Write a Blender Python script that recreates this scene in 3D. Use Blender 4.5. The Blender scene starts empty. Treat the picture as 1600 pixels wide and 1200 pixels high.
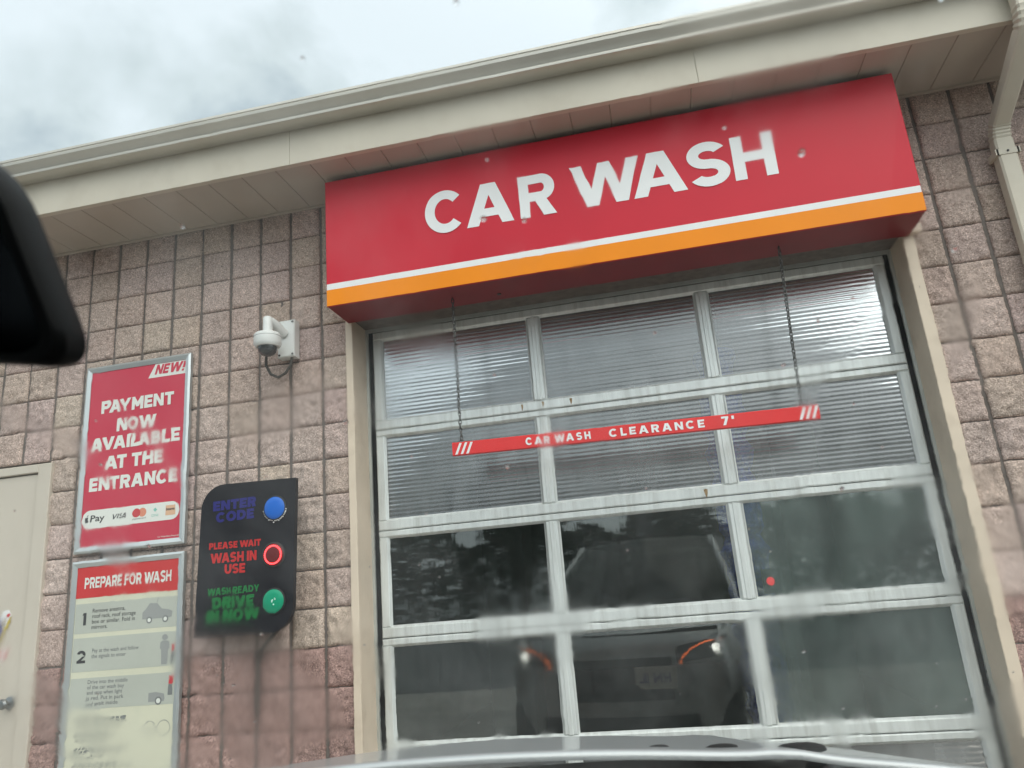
import bpy, bmesh, math, random
import numpy as np
from mathutils import Vector, Matrix

R = math.radians
S = bpy.context.scene
COL = S.collection
random.seed(7)
RNG = np.random.default_rng(11)

# ---------------------------------------------------------------- camera
CAM_LOC = Vector((1.857, -3.883, 1.4281))
PITCH, YAW, ROLL, FPX = 0.270967, 0.184961, -0.084600, 1155.68
cam_d = bpy.data.cameras.new("camera")
cam = bpy.data.objects.new("camera", cam_d)
COL.objects.link(cam)
cam.location = CAM_LOC
cam.rotation_euler = (Matrix.Rotation(YAW, 3, 'Z') @ Matrix.Rotation(math.pi / 2 + PITCH, 3, 'X') @ Matrix.Rotation(ROLL, 3, 'Z')).to_euler()
cam_d.sensor_width = 36.0
cam_d.lens = FPX / 1600 * 36
cam_d.clip_start = 0.02
cam_d.clip_end = 2000
cam_d.dof.use_dof = True
cam_d.dof.focus_distance = 4.3
cam_d.dof.aperture_fstop = 9.0
S.camera = cam

# ---------------------------------------------------------------- world, sun, exposure
W = bpy.data.worlds.new("World")
S.world = W
W.use_nodes = True
wt = W.node_tree
wt.nodes.clear()
SUN_EL, SUN_AZ = R(52), R(130)        # azimuth clockwise from +Y: behind the camera, well to its right
def wn(t): return wt.nodes.new(t)
sky = wn('ShaderNodeTexSky'); sky.sky_type = 'NISHITA'; sky.sun_disc = False
sky.sun_elevation = SUN_EL; sky.sun_rotation = SUN_AZ
tc = wn('ShaderNodeTexCoord')
mp = wn('ShaderNodeMapping'); mp.inputs['Location'].default_value = (0.35, 0.1, 0.72); mp.inputs['Scale'].default_value = (1.0, 1.0, 1.5)
n1 = wn('ShaderNodeTexNoise'); n1.inputs['Scale'].default_value = 2.3; n1.inputs['Detail'].default_value = 6; n1.inputs['Roughness'].default_value = 0.5
n1.inputs['Distortion'].default_value = 0.25
rp = wn('ShaderNodeValToRGB')
rp.color_ramp.elements[0].position = 0.45; rp.color_ramp.elements[0].color = (4.3, 5.1, 5.6, 1)
rp.color_ramp.elements[1].position = 0.56; rp.color_ramp.elements[1].color = (7.3, 8.1, 8.6, 1)
e = rp.color_ramp.elements.new(0.495); e.color = (5.9, 6.7, 7.0, 1)
mx = wn('ShaderNodeMix'); mx.data_type = 'RGBA'; mx.inputs[0].default_value = 0.93
bg = wn('ShaderNodeBackground'); bg.inputs[1].default_value = 0.1
wo = wn('ShaderNodeOutputWorld')
wt.links.new(tc.outputs['Generated'], mp.inputs['Vector'])
wt.links.new(mp.outputs[0], n1.inputs['Vector'])
wt.links.new(n1.outputs[0], rp.inputs[0])
wt.links.new(sky.outputs[0], mx.inputs[6]); wt.links.new(rp.outputs[0], mx.inputs[7])
sv = wn('ShaderNodeVectorMath'); sv.operation = 'DOT_PRODUCT'
sv.inputs[1].default_value = (math.sin(SUN_AZ) * math.cos(SUN_EL), math.cos(SUN_AZ) * math.cos(SUN_EL), math.sin(SUN_EL))
wt.links.new(tc.outputs['Generated'], sv.inputs[0])
gr = wn('ShaderNodeMapRange'); gr.interpolation_type = 'SMOOTHSTEP'; gr.inputs[1].default_value = 0.1; gr.inputs[2].default_value = 1.0; gr.inputs[3].default_value = 0.0; gr.inputs[4].default_value = 1.6
wt.links.new(sv.outputs['Value'], gr.inputs[0])
gc = wn('ShaderNodeVectorMath'); gc.operation = 'SCALE'; gc.inputs[0].default_value = (1.0, 0.93, 0.84)
wt.links.new(gr.outputs[0], gc.inputs['Scale'])
ga = wn('ShaderNodeVectorMath'); ga.operation = 'ADD'; ga.inputs[1].default_value = (1, 1, 1)
wt.links.new(gc.outputs[0], ga.inputs[0])
gm = wn('ShaderNodeVectorMath'); gm.operation = 'MULTIPLY'  # the overcast is brightest, and warmer, round the hidden sun
wt.links.new(mx.outputs[2], gm.inputs[0]); wt.links.new(ga.outputs[0], gm.inputs[1])
wt.links.new(gm.outputs[0], bg.inputs[0]); wt.links.new(bg.outputs[0], wo.inputs[0])

sun_d = bpy.data.lights.new("sun", 'SUN'); sun_d.energy = 1.4; sun_d.angle = R(70); sun_d.color = (1.0, 0.91, 0.80)
sun = bpy.data.objects.new("sun", sun_d); COL.objects.link(sun)
sdir = Vector((math.sin(SUN_AZ) * math.cos(SUN_EL), math.cos(SUN_AZ) * math.cos(SUN_EL), math.sin(SUN_EL)))
sun.rotation_euler = (-sdir).to_track_quat('-Z', 'Y').to_euler(); sun.location = sdir * 30

S.view_settings.view_transform = 'Standard'; S.view_settings.look = 'None'
S.view_settings.gamma = 1; S.view_settings.exposure = 0.31
S.render.engine = 'CYCLES'
cy = S.cycles
cy.use_denoising = True
cy.max_bounces = 14; cy.transmission_bounces = 10; cy.transparent_max_bounces = 24; cy.glossy_bounces = 6; cy.diffuse_bounces = 4
cy.caustics_reflective = False; cy.caustics_refractive = False
cy.sample_clamp_indirect = 4

# ---------------------------------------------------------------- materials
def mat(name, color, rough=0.6, metal=0.0, var=0.0, vscale=8.0, bump=0.0, bscale=60.0, spec=0.5, coat=0.0, stretch=None, emit=None, estr=0.0, dirt=None, dirt_amt=0.0, dscale=3.0):
    m = bpy.data.materials.new(name); m.use_nodes = True
    nt = m.node_tree; b = nt.nodes['Principled BSDF']
    b.inputs['Roughness'].default_value = rough; b.inputs['Metallic'].default_value = metal
    b.inputs['Specular IOR Level'].default_value = spec; b.inputs['Coat Weight'].default_value = coat
    b.inputs['Coat Roughness'].default_value = 0.08
    b.inputs['Base Color'].default_value = (*color, 1)
    co = nt.nodes.new('ShaderNodeTexCoord'); src = co.outputs['Object']
    if stretch:
        mpn = nt.nodes.new('ShaderNodeMapping'); mpn.inputs['Scale'].default_value = stretch
        nt.links.new(src, mpn.inputs[0]); src = mpn.outputs[0]
    last = None
    if var > 0:
        n = nt.nodes.new('ShaderNodeTexNoise'); n.inputs['Scale'].default_value = vscale; n.inputs['Detail'].default_value = 6
        nt.links.new(src, n.inputs['Vector'])
        r = nt.nodes.new('ShaderNodeMapRange'); r.inputs[1].default_value = 0.3; r.inputs[2].default_value = 0.7
        r.inputs[3].default_value = 1 - var; r.inputs[4].default_value = 1 + var
        nt.links.new(n.outputs[0], r.inputs[0])
        h = nt.nodes.new('ShaderNodeVectorMath'); h.operation = 'SCALE'; h.inputs[0].default_value = color
        nt.links.new(r.outputs[0], h.inputs['Scale']); last = h.outputs[0]
    if dirt:
        n = nt.nodes.new('ShaderNodeTexNoise'); n.inputs['Scale'].default_value = dscale; n.inputs['Detail'].default_value = 8; n.inputs['Roughness'].default_value = 0.65
        nt.links.new(src, n.inputs['Vector'])
        r = nt.nodes.new('ShaderNodeMapRange'); r.inputs[1].default_value = 0.5; r.inputs[2].default_value = 0.75
        r.inputs[3].default_value = 0; r.inputs[4].default_value = dirt_amt
        nt.links.new(n.outputs[0], r.inputs[0])
        q = nt.nodes.new('ShaderNodeMix'); q.data_type = 'RGBA'; q.inputs[6].default_value = (*color, 1); q.inputs[7].default_value = (*dirt, 1)
        if last: nt.links.new(last, q.inputs[6])
        nt.links.new(r.outputs[0], q.inputs[0]); last = q.outputs[2]
    if last: nt.links.new(last, b.inputs['Base Color'])
    if bump > 0:
        n = nt.nodes.new('ShaderNodeTexNoise'); n.inputs['Scale'].default_value = bscale; n.inputs['Detail'].default_value = 5
        nt.links.new(src, n.inputs['Vector'])
        bn = nt.nodes.new('ShaderNodeBump'); bn.inputs['Strength'].default_value = 1.0; bn.inputs['Distance'].default_value = bump
        nt.links.new(n.outputs[0], bn.inputs['Height']); nt.links.new(bn.outputs[0], b.inputs['Normal'])
    if emit:
        b.inputs['Emission Color'].default_value = (*emit, 1); b.inputs['Emission Strength'].default_value = estr
    return m

def block_mat():
    m = mat("split_face_block", (0.44, 0.34, 0.29), 0.92, spec=0.2)
    nt = m.node_tree; b = nt.nodes['Principled BSDF']
    at = nt.nodes.new('ShaderNodeAttribute'); at.attribute_name = 'tint'
    co = nt.nodes.new('ShaderNodeTexCoord')
    v = nt.nodes.new('ShaderNodeTexVoronoi'); v.inputs['Scale'].default_value = 200
    nt.links.new(co.outputs['Object'], v.inputs['Vector'])
    sep = nt.nodes.new('ShaderNodeSeparateColor'); nt.links.new(v.outputs['Color'], sep.inputs[0])
    r = nt.nodes.new('ShaderNodeValToRGB')
    r.color_ramp.elements[0].color = (0.55, 0.53, 0.51, 1); r.color_ramp.elements[1].color = (1.55, 1.53, 1.5, 1)
    e = r.color_ramp.elements.new(0.25); e.color = (0.86, 0.85, 0.84, 1)
    e = r.color_ramp.elements.new(0.8); e.color = (1.08, 1.06, 1.05, 1)
    nt.links.new(sep.outputs[0], r.inputs[0])
    n = nt.nodes.new('ShaderNodeTexNoise'); n.inputs['Scale'].default_value = 2.2; n.inputs['Detail'].default_value = 7
    nt.links.new(co.outputs['Object'], n.inputs['Vector'])
    r2 = nt.nodes.new('ShaderNodeMapRange'); r2.inputs[1].default_value = 0.3; r2.inputs[2].default_value = 0.7; r2.inputs[3].default_value = 0.86; r2.inputs[4].default_value = 1.12
    nt.links.new(n.outputs[0], r2.inputs[0])
    m1 = nt.nodes.new('ShaderNodeMix'); m1.data_type = 'RGBA'; m1.blend_type = 'MULTIPLY'; m1.inputs[0].default_value = 1
    nt.links.new(at.outputs['Color'], m1.inputs[6]); nt.links.new(r.outputs[0], m1.inputs[7])
    h = nt.nodes.new('ShaderNodeVectorMath'); h.operation = 'SCALE'
    nt.links.new(m1.outputs[2], h.inputs[0]); nt.links.new(r2.outputs[0], h.inputs['Scale'])
    nt.links.new(h.outputs[0], b.inputs['Base Color'])
    nb = nt.nodes.new('ShaderNodeTexNoise'); nb.inputs['Scale'].default_value = 130; nb.inputs['Detail'].default_value = 4
    nt.links.new(co.outputs['Object'], nb.inputs['Vector'])
    bn = nt.nodes.new('ShaderNodeBump'); bn.inputs['Distance'].default_value = 0.006; bn.inputs['Strength'].default_value = 0.9
    nt.links.new(nb.outputs[0], bn.inputs['Height']); nt.links.new(bn.outputs[0], b.inputs['Normal'])
    return m

def pane_mat(name, tint, fog, fog_col, ior, gloss_rough, streak=(14, 14, 0.9)):
    """wet glass: Fresnel mirror over clear tinted glass, with a film of condensation running in streaks"""
    m = bpy.data.materials.new(name); m.use_nodes = True
    nt = m.node_tree; nt.nodes.clear(); N = nt.nodes.new
    out = N('ShaderNodeOutputMaterial'); tr = N('ShaderNodeBsdfTransparent'); tr.inputs[0].default_value = (*tint, 1)
    df = N('ShaderNodeBsdfDiffuse'); df.inputs[0].default_value = (*fog_col, 1)
    gl = N('ShaderNodeBsdfGlossy'); gl.inputs['Roughness'].default_value = gloss_rough
    co = N('ShaderNodeTexCoord'); mpn = N('ShaderNodeMapping'); mpn.inputs['Scale'].default_value = streak
    nz = N('ShaderNodeTexNoise'); nz.inputs['Scale'].default_value = 2.6; nz.inputs['Detail'].default_value = 7
    nt.links.new(co.outputs['Object'], mpn.inputs[0]); nt.links.new(mpn.outputs[0], nz.inputs['Vector'])
    n2 = N('ShaderNodeTexNoise'); n2.inputs['Scale'].default_value = 1.4; n2.inputs['Detail'].default_value = 3
    nt.links.new(co.outputs['Object'], n2.inputs['Vector'])
    ad = N('ShaderNodeMath'); ad.operation = 'MULTIPLY'
    nt.links.new(nz.outputs[0], ad.inputs[0]); nt.links.new(n2.outputs[0], ad.inputs[1])
    r = N('ShaderNodeMapRange'); r.inputs[1].default_value = 0.12; r.inputs[2].default_value = 0.42; r.inputs[3].default_value = fog[0]; r.inputs[4].default_value = fog[1]
    nt.links.new(ad.outputs[0], r.inputs[0])
    m1 = N('ShaderNodeMixShader'); nt.links.new(r.outputs[0], m1.inputs[0]); nt.links.new(tr.outputs[0], m1.inputs[1]); nt.links.new(df.outputs[0], m1.inputs[2])
    fr = N('ShaderNodeFresnel'); fr.inputs[0].default_value = ior
    m2 = N('ShaderNodeMixShader'); nt.links.new(fr.outputs[0], m2.inputs[0]); nt.links.new(m1.outputs[0], m2.inputs[1]); nt.links.new(gl.outputs[0], m2.inputs[2])
    bn = N('ShaderNodeBump'); bn.inputs['Distance'].default_value = 0.00012; nt.links.new(nz.outputs[0], bn.inputs['Height'])
    nt.links.new(bn.outputs[0], gl.inputs['Normal'])
    nt.links.new(m2.outputs[0], out.inputs[0])
    return m

FILM = (4.4, 0.9, 6.6)
def windshield_mat(outer):
    """windscreen glass; the outer face carries a patchy film of rain water"""
    m = bpy.data.materials.new("wet_windshield_glass" if outer else "windshield_glass"); m.use_nodes = True
    nt = m.node_tree; nt.nodes.clear(); N = nt.nodes.new
    out = N('ShaderNodeOutputMaterial'); g = N('ShaderNodeBsdfGlass'); g.inputs['IOR'].default_value = 1.2; g.inputs['Roughness'].default_value = 0.0
    g.inputs['Color'].default_value = (0.985, 0.995, 0.99, 1)
    if outer:
        co = N('ShaderNodeTexCoord')
        mp_ = N('ShaderNodeMapping'); mp_.inputs['Scale'].default_value = (1.0, 0.55, 0.55); mp_.inputs['Location'].default_value = FILM
        nt.links.new(co.outputs['Object'], mp_.inputs[0])
        pt = N('ShaderNodeTexNoise'); pt.inputs['Scale'].default_value = 9; pt.inputs['Detail'].default_value = 5; pt.inputs['Distortion'].default_value = 0.6
        nt.links.new(mp_.outputs[0], pt.inputs['Vector'])
        mk = N('ShaderNodeMapRange'); mk.interpolation_type = 'SMOOTHSTEP'; mk.inputs[1].default_value = 0.47; mk.inputs[2].default_value = 0.63
        sx_ = N('ShaderNodeSeparateXYZ'); nt.links.new(co.outputs['Object'], sx_.inputs[0])
        lo = N('ShaderNodeMapRange'); lo.inputs[1].default_value = 0.45; lo.inputs[2].default_value = 0.85; lo.inputs[3].default_value = 0.0; lo.inputs[4].default_value = 0.02
        nt.links.new(sx_.outputs[1], lo.inputs[0])              # more water gathers low on the glass
        pa = N('ShaderNodeMath'); nt.links.new(pt.outputs[0], pa.inputs[0]); nt.links.new(lo.outputs[0], pa.inputs[1])
        nt.links.new(pa.outputs[0], mk.inputs[0])
        wv = N('ShaderNodeTexNoise'); wv.inputs['Scale'].default_value = 42; wv.inputs['Detail'].default_value = 1.0
        nt.links.new(mp_.outputs[0], wv.inputs['Vector'])
        hm = N('ShaderNodeMath'); hm.operation = 'MULTIPLY'; nt.links.new(wv.outputs[0], hm.inputs[0]); nt.links.new(mk.outputs[0], hm.inputs[1])
        bn = N('ShaderNodeBump'); bn.inputs['Distance'].default_value = 0.00007
        nt.links.new(hm.outputs[0], bn.inputs['Height']); nt.links.new(bn.outputs[0], g.inputs['Normal'])
        rr = N('ShaderNodeMapRange'); rr.inputs[3].default_value = 0.0; rr.inputs[4].default_value = 0.098
        nt.links.new(mk.outputs[0], rr.inputs[0]); nt.links.new(rr.outputs[0], g.inputs['Roughness'])
        ms = N('ShaderNodeTexNoise'); ms.inputs['Scale'].default_value = 5; ms.inputs['Detail'].default_value = 8; ms.inputs['Roughness'].default_value = 0.65
        nt.links.new(mp_.outputs[0], ms.inputs['Vector'])
        mr = N('ShaderNodeMapRange'); mr.inputs[1].default_value = 0.42; mr.inputs[2].default_value = 0.75; mr.inputs[3].default_value = 0.004; mr.inputs[4].default_value = 0.065
        ma = N('ShaderNodeMath'); nt.links.new(ms.outputs[0], ma.inputs[0]); nt.links.new(lo.outputs[0], ma.inputs[1]); nt.links.new(ma.outputs[0], mr.inputs[0])
        tl = N('ShaderNodeBsdfTranslucent'); tl.inputs[0].default_value = (0.9, 0.93, 0.92, 1)     # mist that scatters daylight inwards
        mx_s = N('ShaderNodeMixShader'); nt.links.new(mr.outputs[0], mx_s.inputs[0]); nt.links.new(g.outputs[0], mx_s.inputs[1]); nt.links.new(tl.outputs[0], mx_s.inputs[2])
        nt.links.new(mx_s.outputs[0], out.inputs[0]); return m
    nt.links.new(g.outputs[0], out.inputs[0])
    return m

M = {}
M['block'] = block_mat()
M['mortar'] = mat("mortar", (0.17, 0.145, 0.13), 0.95, var=0.2, vscale=20)
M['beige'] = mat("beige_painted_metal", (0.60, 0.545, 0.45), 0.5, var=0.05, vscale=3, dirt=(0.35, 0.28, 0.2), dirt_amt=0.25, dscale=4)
M['jamb'] = mat("beige_painted_steel", (0.72, 0.60, 0.475), 0.5, var=0.07, vscale=4, dirt=(0.3, 0.2, 0.13), dirt_amt=0.3, dscale=5)
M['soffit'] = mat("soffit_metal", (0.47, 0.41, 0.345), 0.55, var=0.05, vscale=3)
M['gutter'] = mat("gutter_metal", (0.56, 0.53, 0.47), 0.3, metal=0.35, var=0.06, vscale=4, spec=0.7)
M['roof'] = mat("grey_roof_metal", (0.28, 0.28, 0.28), 0.5)
M['sign_red'] = mat("sign_red", (0.59, 0.014, 0.034), 0.42, var=0.05, vscale=2, spec=0.3)
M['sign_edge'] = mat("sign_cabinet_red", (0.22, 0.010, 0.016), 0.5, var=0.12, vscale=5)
M['white'] = mat("white_vinyl", (0.82, 0.82, 0.82), 0.4, var=0.03)
M['orange'] = mat("orange_vinyl", (0.90, 0.27, 0.004), 0.45, var=0.04, vscale=3, spec=0.25)
M['bar_red'] = mat("clearance_red", (0.72, 0.022, 0.022), 0.4, var=0.06, vscale=5)
M['poster'] = mat("poster_crimson", (0.58, 0.026, 0.062), 0.4, var=0.05, vscale=2, coat=0.3)
M['poster_red'] = mat("poster_header_red", (0.60, 0.03, 0.03), 0.35, var=0.05, vscale=2, coat=0.3)
M['paper'] = mat("poster_paper", (0.70, 0.69, 0.54), 0.4, var=0.06, vscale=3, coat=0.3, dirt=(0.5, 0.53, 0.42), dirt_amt=0.4, dscale=6)
M['card'] = mat("poster_card_grey", (0.50, 0.52, 0.46), 0.4, var=0.06, vscale=3, coat=0.3)
M['ink'] = mat("printed_black", (0.045, 0.045, 0.048), 0.5)
M['ink_grey'] = mat("printed_grey", (0.20, 0.21, 0.21), 0.5)
M['ink_light'] = mat("printed_light_grey", (0.33, 0.34, 0.33), 0.5)
M['ink_white'] = mat("printed_white", (0.78, 0.79, 0.74), 0.4)
M['ink_red'] = mat("printed_red", (0.58, 0.05, 0.06), 0.5)
M['ink_orange'] = mat("printed_coral", (0.72, 0.26, 0.16), 0.5)
M['ink_teal'] = mat("printed_teal", (0.25, 0.55, 0.47), 0.5)
M['ink_peach'] = mat("printed_peach", (0.72, 0.44, 0.28), 0.5)
M['alu'] = mat("brushed_aluminium_frame", (0.60, 0.63, 0.63), 0.34, metal=0.75, var=0.05, vscale=6)
M['door_alu'] = mat("anodised_door_rail", (0.74, 0.77, 0.755), 0.4, metal=0.3, var=0.10, vscale=9, stretch=(3.0, 3.0, 0.35), dirt=(0.32, 0.31, 0.27), dirt_amt=0.45, dscale=7)
M['seal'] = mat("black_rubber", (0.012, 0.013, 0.014), 0.7)
M['rust'] = mat('rust', (0.30, 0.20, 0.10), 0.8, var=0.4, vscale=60)
M['track'] = mat("galvanised_track", (0.55, 0.58, 0.56), 0.4, metal=0.5, var=0.1)
M['panel_black'] = mat("black_panel", (0.010, 0.010, 0.014), 0.5, var=0.2, vscale=4, spec=0.22)
M['txt_blue'] = mat("blue_lettering", (0.025, 0.025, 0.17), 0.5, spec=0.2)
M['txt_red'] = mat("red_lettering", (0.52, 0.022, 0.022), 0.5, spec=0.2)
M['txt_green'] = mat("green_lettering", (0.012, 0.17, 0.045), 0.5, spec=0.2)
M['lens_blue'] = mat("blue_lens", (0.004, 0.13, 0.58), 0.3, spec=0.4)
M['lens_red'] = mat("red_lens", (0.13, 0.006, 0.008), 0.25, spec=0.4)
M['lens_green'] = mat("green_lens", (0.003, 0.30, 0.16), 0.3, spec=0.4)
M['led_red'] = mat("lit_red_led", (0.8, 0.05, 0.05), 0.3, emit=(1, 0.03, 0.035), estr=5)
M['lens_spot'] = mat("white_led_cluster", (0.6, 0.85, 0.75), 0.3)
M['cctv'] = mat("white_powder_coat", (0.76, 0.77, 0.75), 0.4, var=0.03)
M['dome'] = mat("smoked_dome", (0.02, 0.022, 0.024), 0.06, spec=0.8, coat=0.5)
M['cable'] = mat("dark_cable", (0.075, 0.068, 0.06), 0.6)
M['screw'] = mat("screw_dark", (0.08, 0.08, 0.08), 0.5, metal=0.6)
M['chain'] = mat("chain_steel", (0.13, 0.13, 0.125), 0.45, metal=0.8, var=0.3, vscale=30)
M['door_paint'] = mat("service_door_paint", (0.60, 0.54, 0.46), 0.45, var=0.04, vscale=2, dirt=(0.4, 0.35, 0.28), dirt_amt=0.25, dscale=3)
M['knob'] = mat("brushed_nickel", (0.30, 0.31, 0.31), 0.35, metal=0.9)
M['blue'] = mat("ribbon_blue", (0.02, 0.035, 0.28), 0.4)
M['yellow'] = mat("ribbon_yellow", (0.55, 0.42, 0.06), 0.4)
M['int_wall'] = mat("bay_wall", (0.15, 0.175, 0.165), 0.55, var=0.25, vscale=1.2, stretch=(1, 1, 0.35))
M['int_floor'] = mat("bay_floor", (0.14, 0.14, 0.135), 0.3, var=0.2)
M['brush'] = mat("blue_brush_bristle", (0.035, 0.09, 0.72), 0.8, var=0.5, vscale=30, bump=0.02, bscale=50)
M['machine'] = mat("dark_machine", (0.05, 0.055, 0.055), 0.5, var=0.2)
M['concrete'] = mat("wet_concrete", (0.31, 0.29, 0.26), 0.45, var=0.25, vscale=1.5, bump=0.004, bscale=40)
M['asphalt'] = mat("wet_asphalt", (0.07, 0.07, 0.07), 0.35, var=0.3, vscale=2.5, bump=0.006, bscale=80)
M['paint'] = mat("grey_car_paint", (0.42, 0.44, 0.45), 0.38, metal=0.45, coat=0.6, bump=0.0004, bscale=90)
M['trim'] = mat("black_plastic", (0.008, 0.0085, 0.009), 0.6, spec=0.25, var=0.2)
M['dash'] = mat("dark_dashboard", (0.016, 0.017, 0.019), 0.6, bump=0.0008, bscale=300)
M['headliner'] = mat("dark_headliner", (0.05, 0.05, 0.05), 0.9)
M['mirror'] = mat("mirror_glass", (0.03, 0.035, 0.04), 0.12, metal=1.0)
M['car_glass'] = pane_mat("dark_car_glass", (0.12, 0.13, 0.13), (0.0, 0.03), (0.1, 0.1, 0.1), 1.5, 0.02)
M['tyre'] = mat("tyre_rubber", (0.02, 0.02, 0.02), 0.85)
M['rim'] = mat("alloy_rim", (0.5, 0.5, 0.5), 0.3, metal=0.9)
M['lamp_house'] = mat("headlamp_housing", (0.05, 0.055, 0.06), 0.12, metal=0.6, coat=0.8)
M['lamp_lit'] = mat("lit_headlamp", (1, 1, 1), 0.3, emit=(1, 0.97, 0.9), estr=14)
M['drl'] = mat("lit_amber_strip", (1, 0.3, 0.05), 0.3, emit=(1, 0.16, 0.02), estr=2.6)
M['plate'] = mat("licence_plate", (0.75, 0.74, 0.68), 0.4)
M['red_lamp'] = mat("lit_red_signal", (0.8, 0.05, 0.05), 0.3, emit=(1, 0.02, 0.03), estr=1.6)
M['canopy_white'] = mat("canopy_panel", (0.16, 0.16, 0.165), 0.5)
M['bark'] = mat("bark", (0.09, 0.07, 0.05), 0.9, var=0.3, vscale=12)
M['leaf'] = mat("leaf", (0.05, 0.075, 0.035), 0.7, var=0.4, vscale=1.5)
M['clear'] = pane_mat("clear_wet_pane", (0.80, 0.86, 0.83), (0.008, 0.05), (0.42, 0.50, 0.47), 1.95, 0.012)
M['ribbed'] = pane_mat("ribbed_polycarbonate", (0.62, 0.66, 0.66), (0.14, 0.40), (0.52, 0.55, 0.56), 2.6, 0.2, streak=(5, 5, 1.2))
M['fog_as_lit_wall'] = pane_mat("fog_as_lit_wall_pane", (0.74, 0.82, 0.79), (0.09, 0.30), (0.42, 0.52, 0.49), 1.75, 0.03, streak=(3, 3, 1.2))  # condensation haze made paler, standing in for the lit bay wall behind
M['ws_out'] = windshield_mat(True)
M['ws_in'] = windshield_mat(False)
M['drop'] = bpy.data.materials.new("rain_water"); M['drop'].use_nodes = True
_nt = M['drop'].node_tree; _nt.nodes.clear(); _o = _nt.nodes.new('ShaderNodeOutputMaterial'); _g = _nt.nodes.new('ShaderNodeBsdfGlass'); _g.inputs['IOR'].default_value = 1.33; _g.inputs['Roughness'].default_value = 0.0
_nt.links.new(_g.outputs[0], _o.inputs[0])

# ---------------------------------------------------------------- mesh helpers
class MB:
    def __init__(s): s.v = []; s.f = []; s.c = []
    def cut(s):                                # what follows is a piece (an object) of its own
        if s.f and (not s.c or s.c[-1] != (len(s.v), len(s.f))): s.c.append((len(s.v), len(s.f)))
        return s
    def add(s, vs, fs):
        o = len(s.v); s.v += [tuple(p) for p in vs]; s.f += [tuple(i + o for i in f) for f in fs]; return s
    def box(s, x0, x1, y0, y1, z0, z1):
        vs = [(x0, y0, z0), (x1, y0, z0), (x1, y1, z0), (x0, y1, z0), (x0, y0, z1), (x1, y0, z1), (x1, y1, z1), (x0, y1, z1)]
        return s.add(vs, [(0, 3, 2, 1), (4, 5, 6, 7), (0, 1, 5, 4), (1, 2, 6, 5), (2, 3, 7, 6), (3, 0, 4, 7)])
    def bbox(s, x0, x1, y0, y1, z0, z1, b=0.004):
        """box with bevelled front (-Y) edges"""
        vs = [(x0, y1, z0), (x1, y1, z0), (x1, y1, z1), (x0, y1, z1), (x0, y0 + b, z0), (x1, y0 + b, z0), (x1, y0 + b, z1), (x0, y0 + b, z1),
              (x0 + b, y0, z0 + b), (x1 - b, y0, z0 + b), (x1 - b, y0, z1 - b), (x0 + b, y0, z1 - b)]
        f = [(8, 9, 10, 11), (0, 3, 2, 1)]
        for i in range(4):
            j = (i + 1) % 4
            f += [(i, j, 4 + j, 4 + i), (4 + i, 4 + j, 8 + j, 8 + i)]
        return s.add(vs, f)
    def poly(s, pts, y):                       # flat polygon in XZ facing -Y
        return s.add([(p[0], y, p[1]) for p in pts], [tuple(range(len(pts)))])
    def slab(s, pts, y0, y1):                  # polygon in XZ with thickness along Y (front y0 < y1)
        n = len(pts)
        vs = [(p[0], y0, p[1]) for p in pts] + [(p[0], y1, p[1]) for p in pts]
        return s.add(vs, [tuple(range(n)), tuple(range(2 * n - 1, n - 1, -1))] + [(i, n + i, n + (i + 1) % n, (i + 1) % n) for i in range(n)])
    def prism_x(s, prof, x0, x1, cap=True):    # closed (y,z) profile run along X
        n = len(prof)
        vs = [(x0, p[0], p[1]) for p in prof] + [(x1, p[0], p[1]) for p in prof]
        f = [(i, (i + 1) % n, n + (i + 1) % n, n + i) for i in range(n)]
        if cap: f += [tuple(range(n - 1, -1, -1)), tuple(range(n, 2 * n))]
        return s.add(vs, f)
    def tube(s, pts, r, n=10, closed=False, rect=None):
        pts = [Vector(p) for p in pts]; L = len(pts); rings = []; prev = None
        for i, p in enumerate(pts):
            a = pts[(i - 1) % L] if (closed or i > 0) else p
            b = pts[(i + 1) % L] if (closed or i < L - 1) else p
            t = (b - a).normalized()
            if prev is None:
                up = Vector((0, 0, 1)) if abs(t.z) < 0.9 else Vector((0, 1, 0))
                u = t.cross(up).normalized()
            else:
                u = (prev - t * prev.dot(t)).normalized()
            prev = u; w = t.cross(u)
            rr = r[i] if isinstance(r, (list, tuple)) else r
            rings.append([p + u * (rr * math.cos(2 * math.pi * k / n)) + w * (rr * math.sin(2 * math.pi * k / n)) for k in range(n)])
        vs = [q for g in rings for q in g]; f = []
        for i in range(L if closed else L - 1):
            j = (i + 1) % L
            for k in range(n):
                k2 = (k + 1) % n
                f.append((i * n + k, i * n + k2, j * n + k2, j * n + k))
        if not closed: f += [tuple(range(n - 1, -1, -1)), tuple(range((L - 1) * n, L * n))]
        return s.add(vs, f)
    def lathe(s, prof, c, n=32, axis='z'):     # prof: (radius, height)
        vs = []; f = []
        for (r, h) in prof:
            for k in range(n):
                a = 2 * math.pi * k / n; x, y = r * math.cos(a), r * math.sin(a)
                if axis == 'z': vs.append((c[0] + x, c[1] + y, c[2] + h))
                elif axis == 'y': vs.append((c[0] + x, c[1] - h, c[2] + y))   # height grows towards -Y
                else: vs.append((c[0] + h, c[1] + x, c[2] + y))
        for i in range(len(prof) - 1):
            for k in range(n):
                k2 = (k + 1) % n
                f.append((i * n + k, i * n + k2, (i + 1) * n + k2, (i + 1) * n + k))
        f += [tuple(range(n - 1, -1, -1)), tuple(range((len(prof) - 1) * n, len(prof) * n))]
        return s.add(vs, f)
    def grid(s, P):                            # P: rows of points
        n, m = len(P), len(P[0])
        return s.add([q for r in P for q in r], [(i * m + j, i * m + j + 1, (i + 1) * m + j + 1, (i + 1) * m + j) for i in range(n - 1) for j in range(m - 1)])
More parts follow.
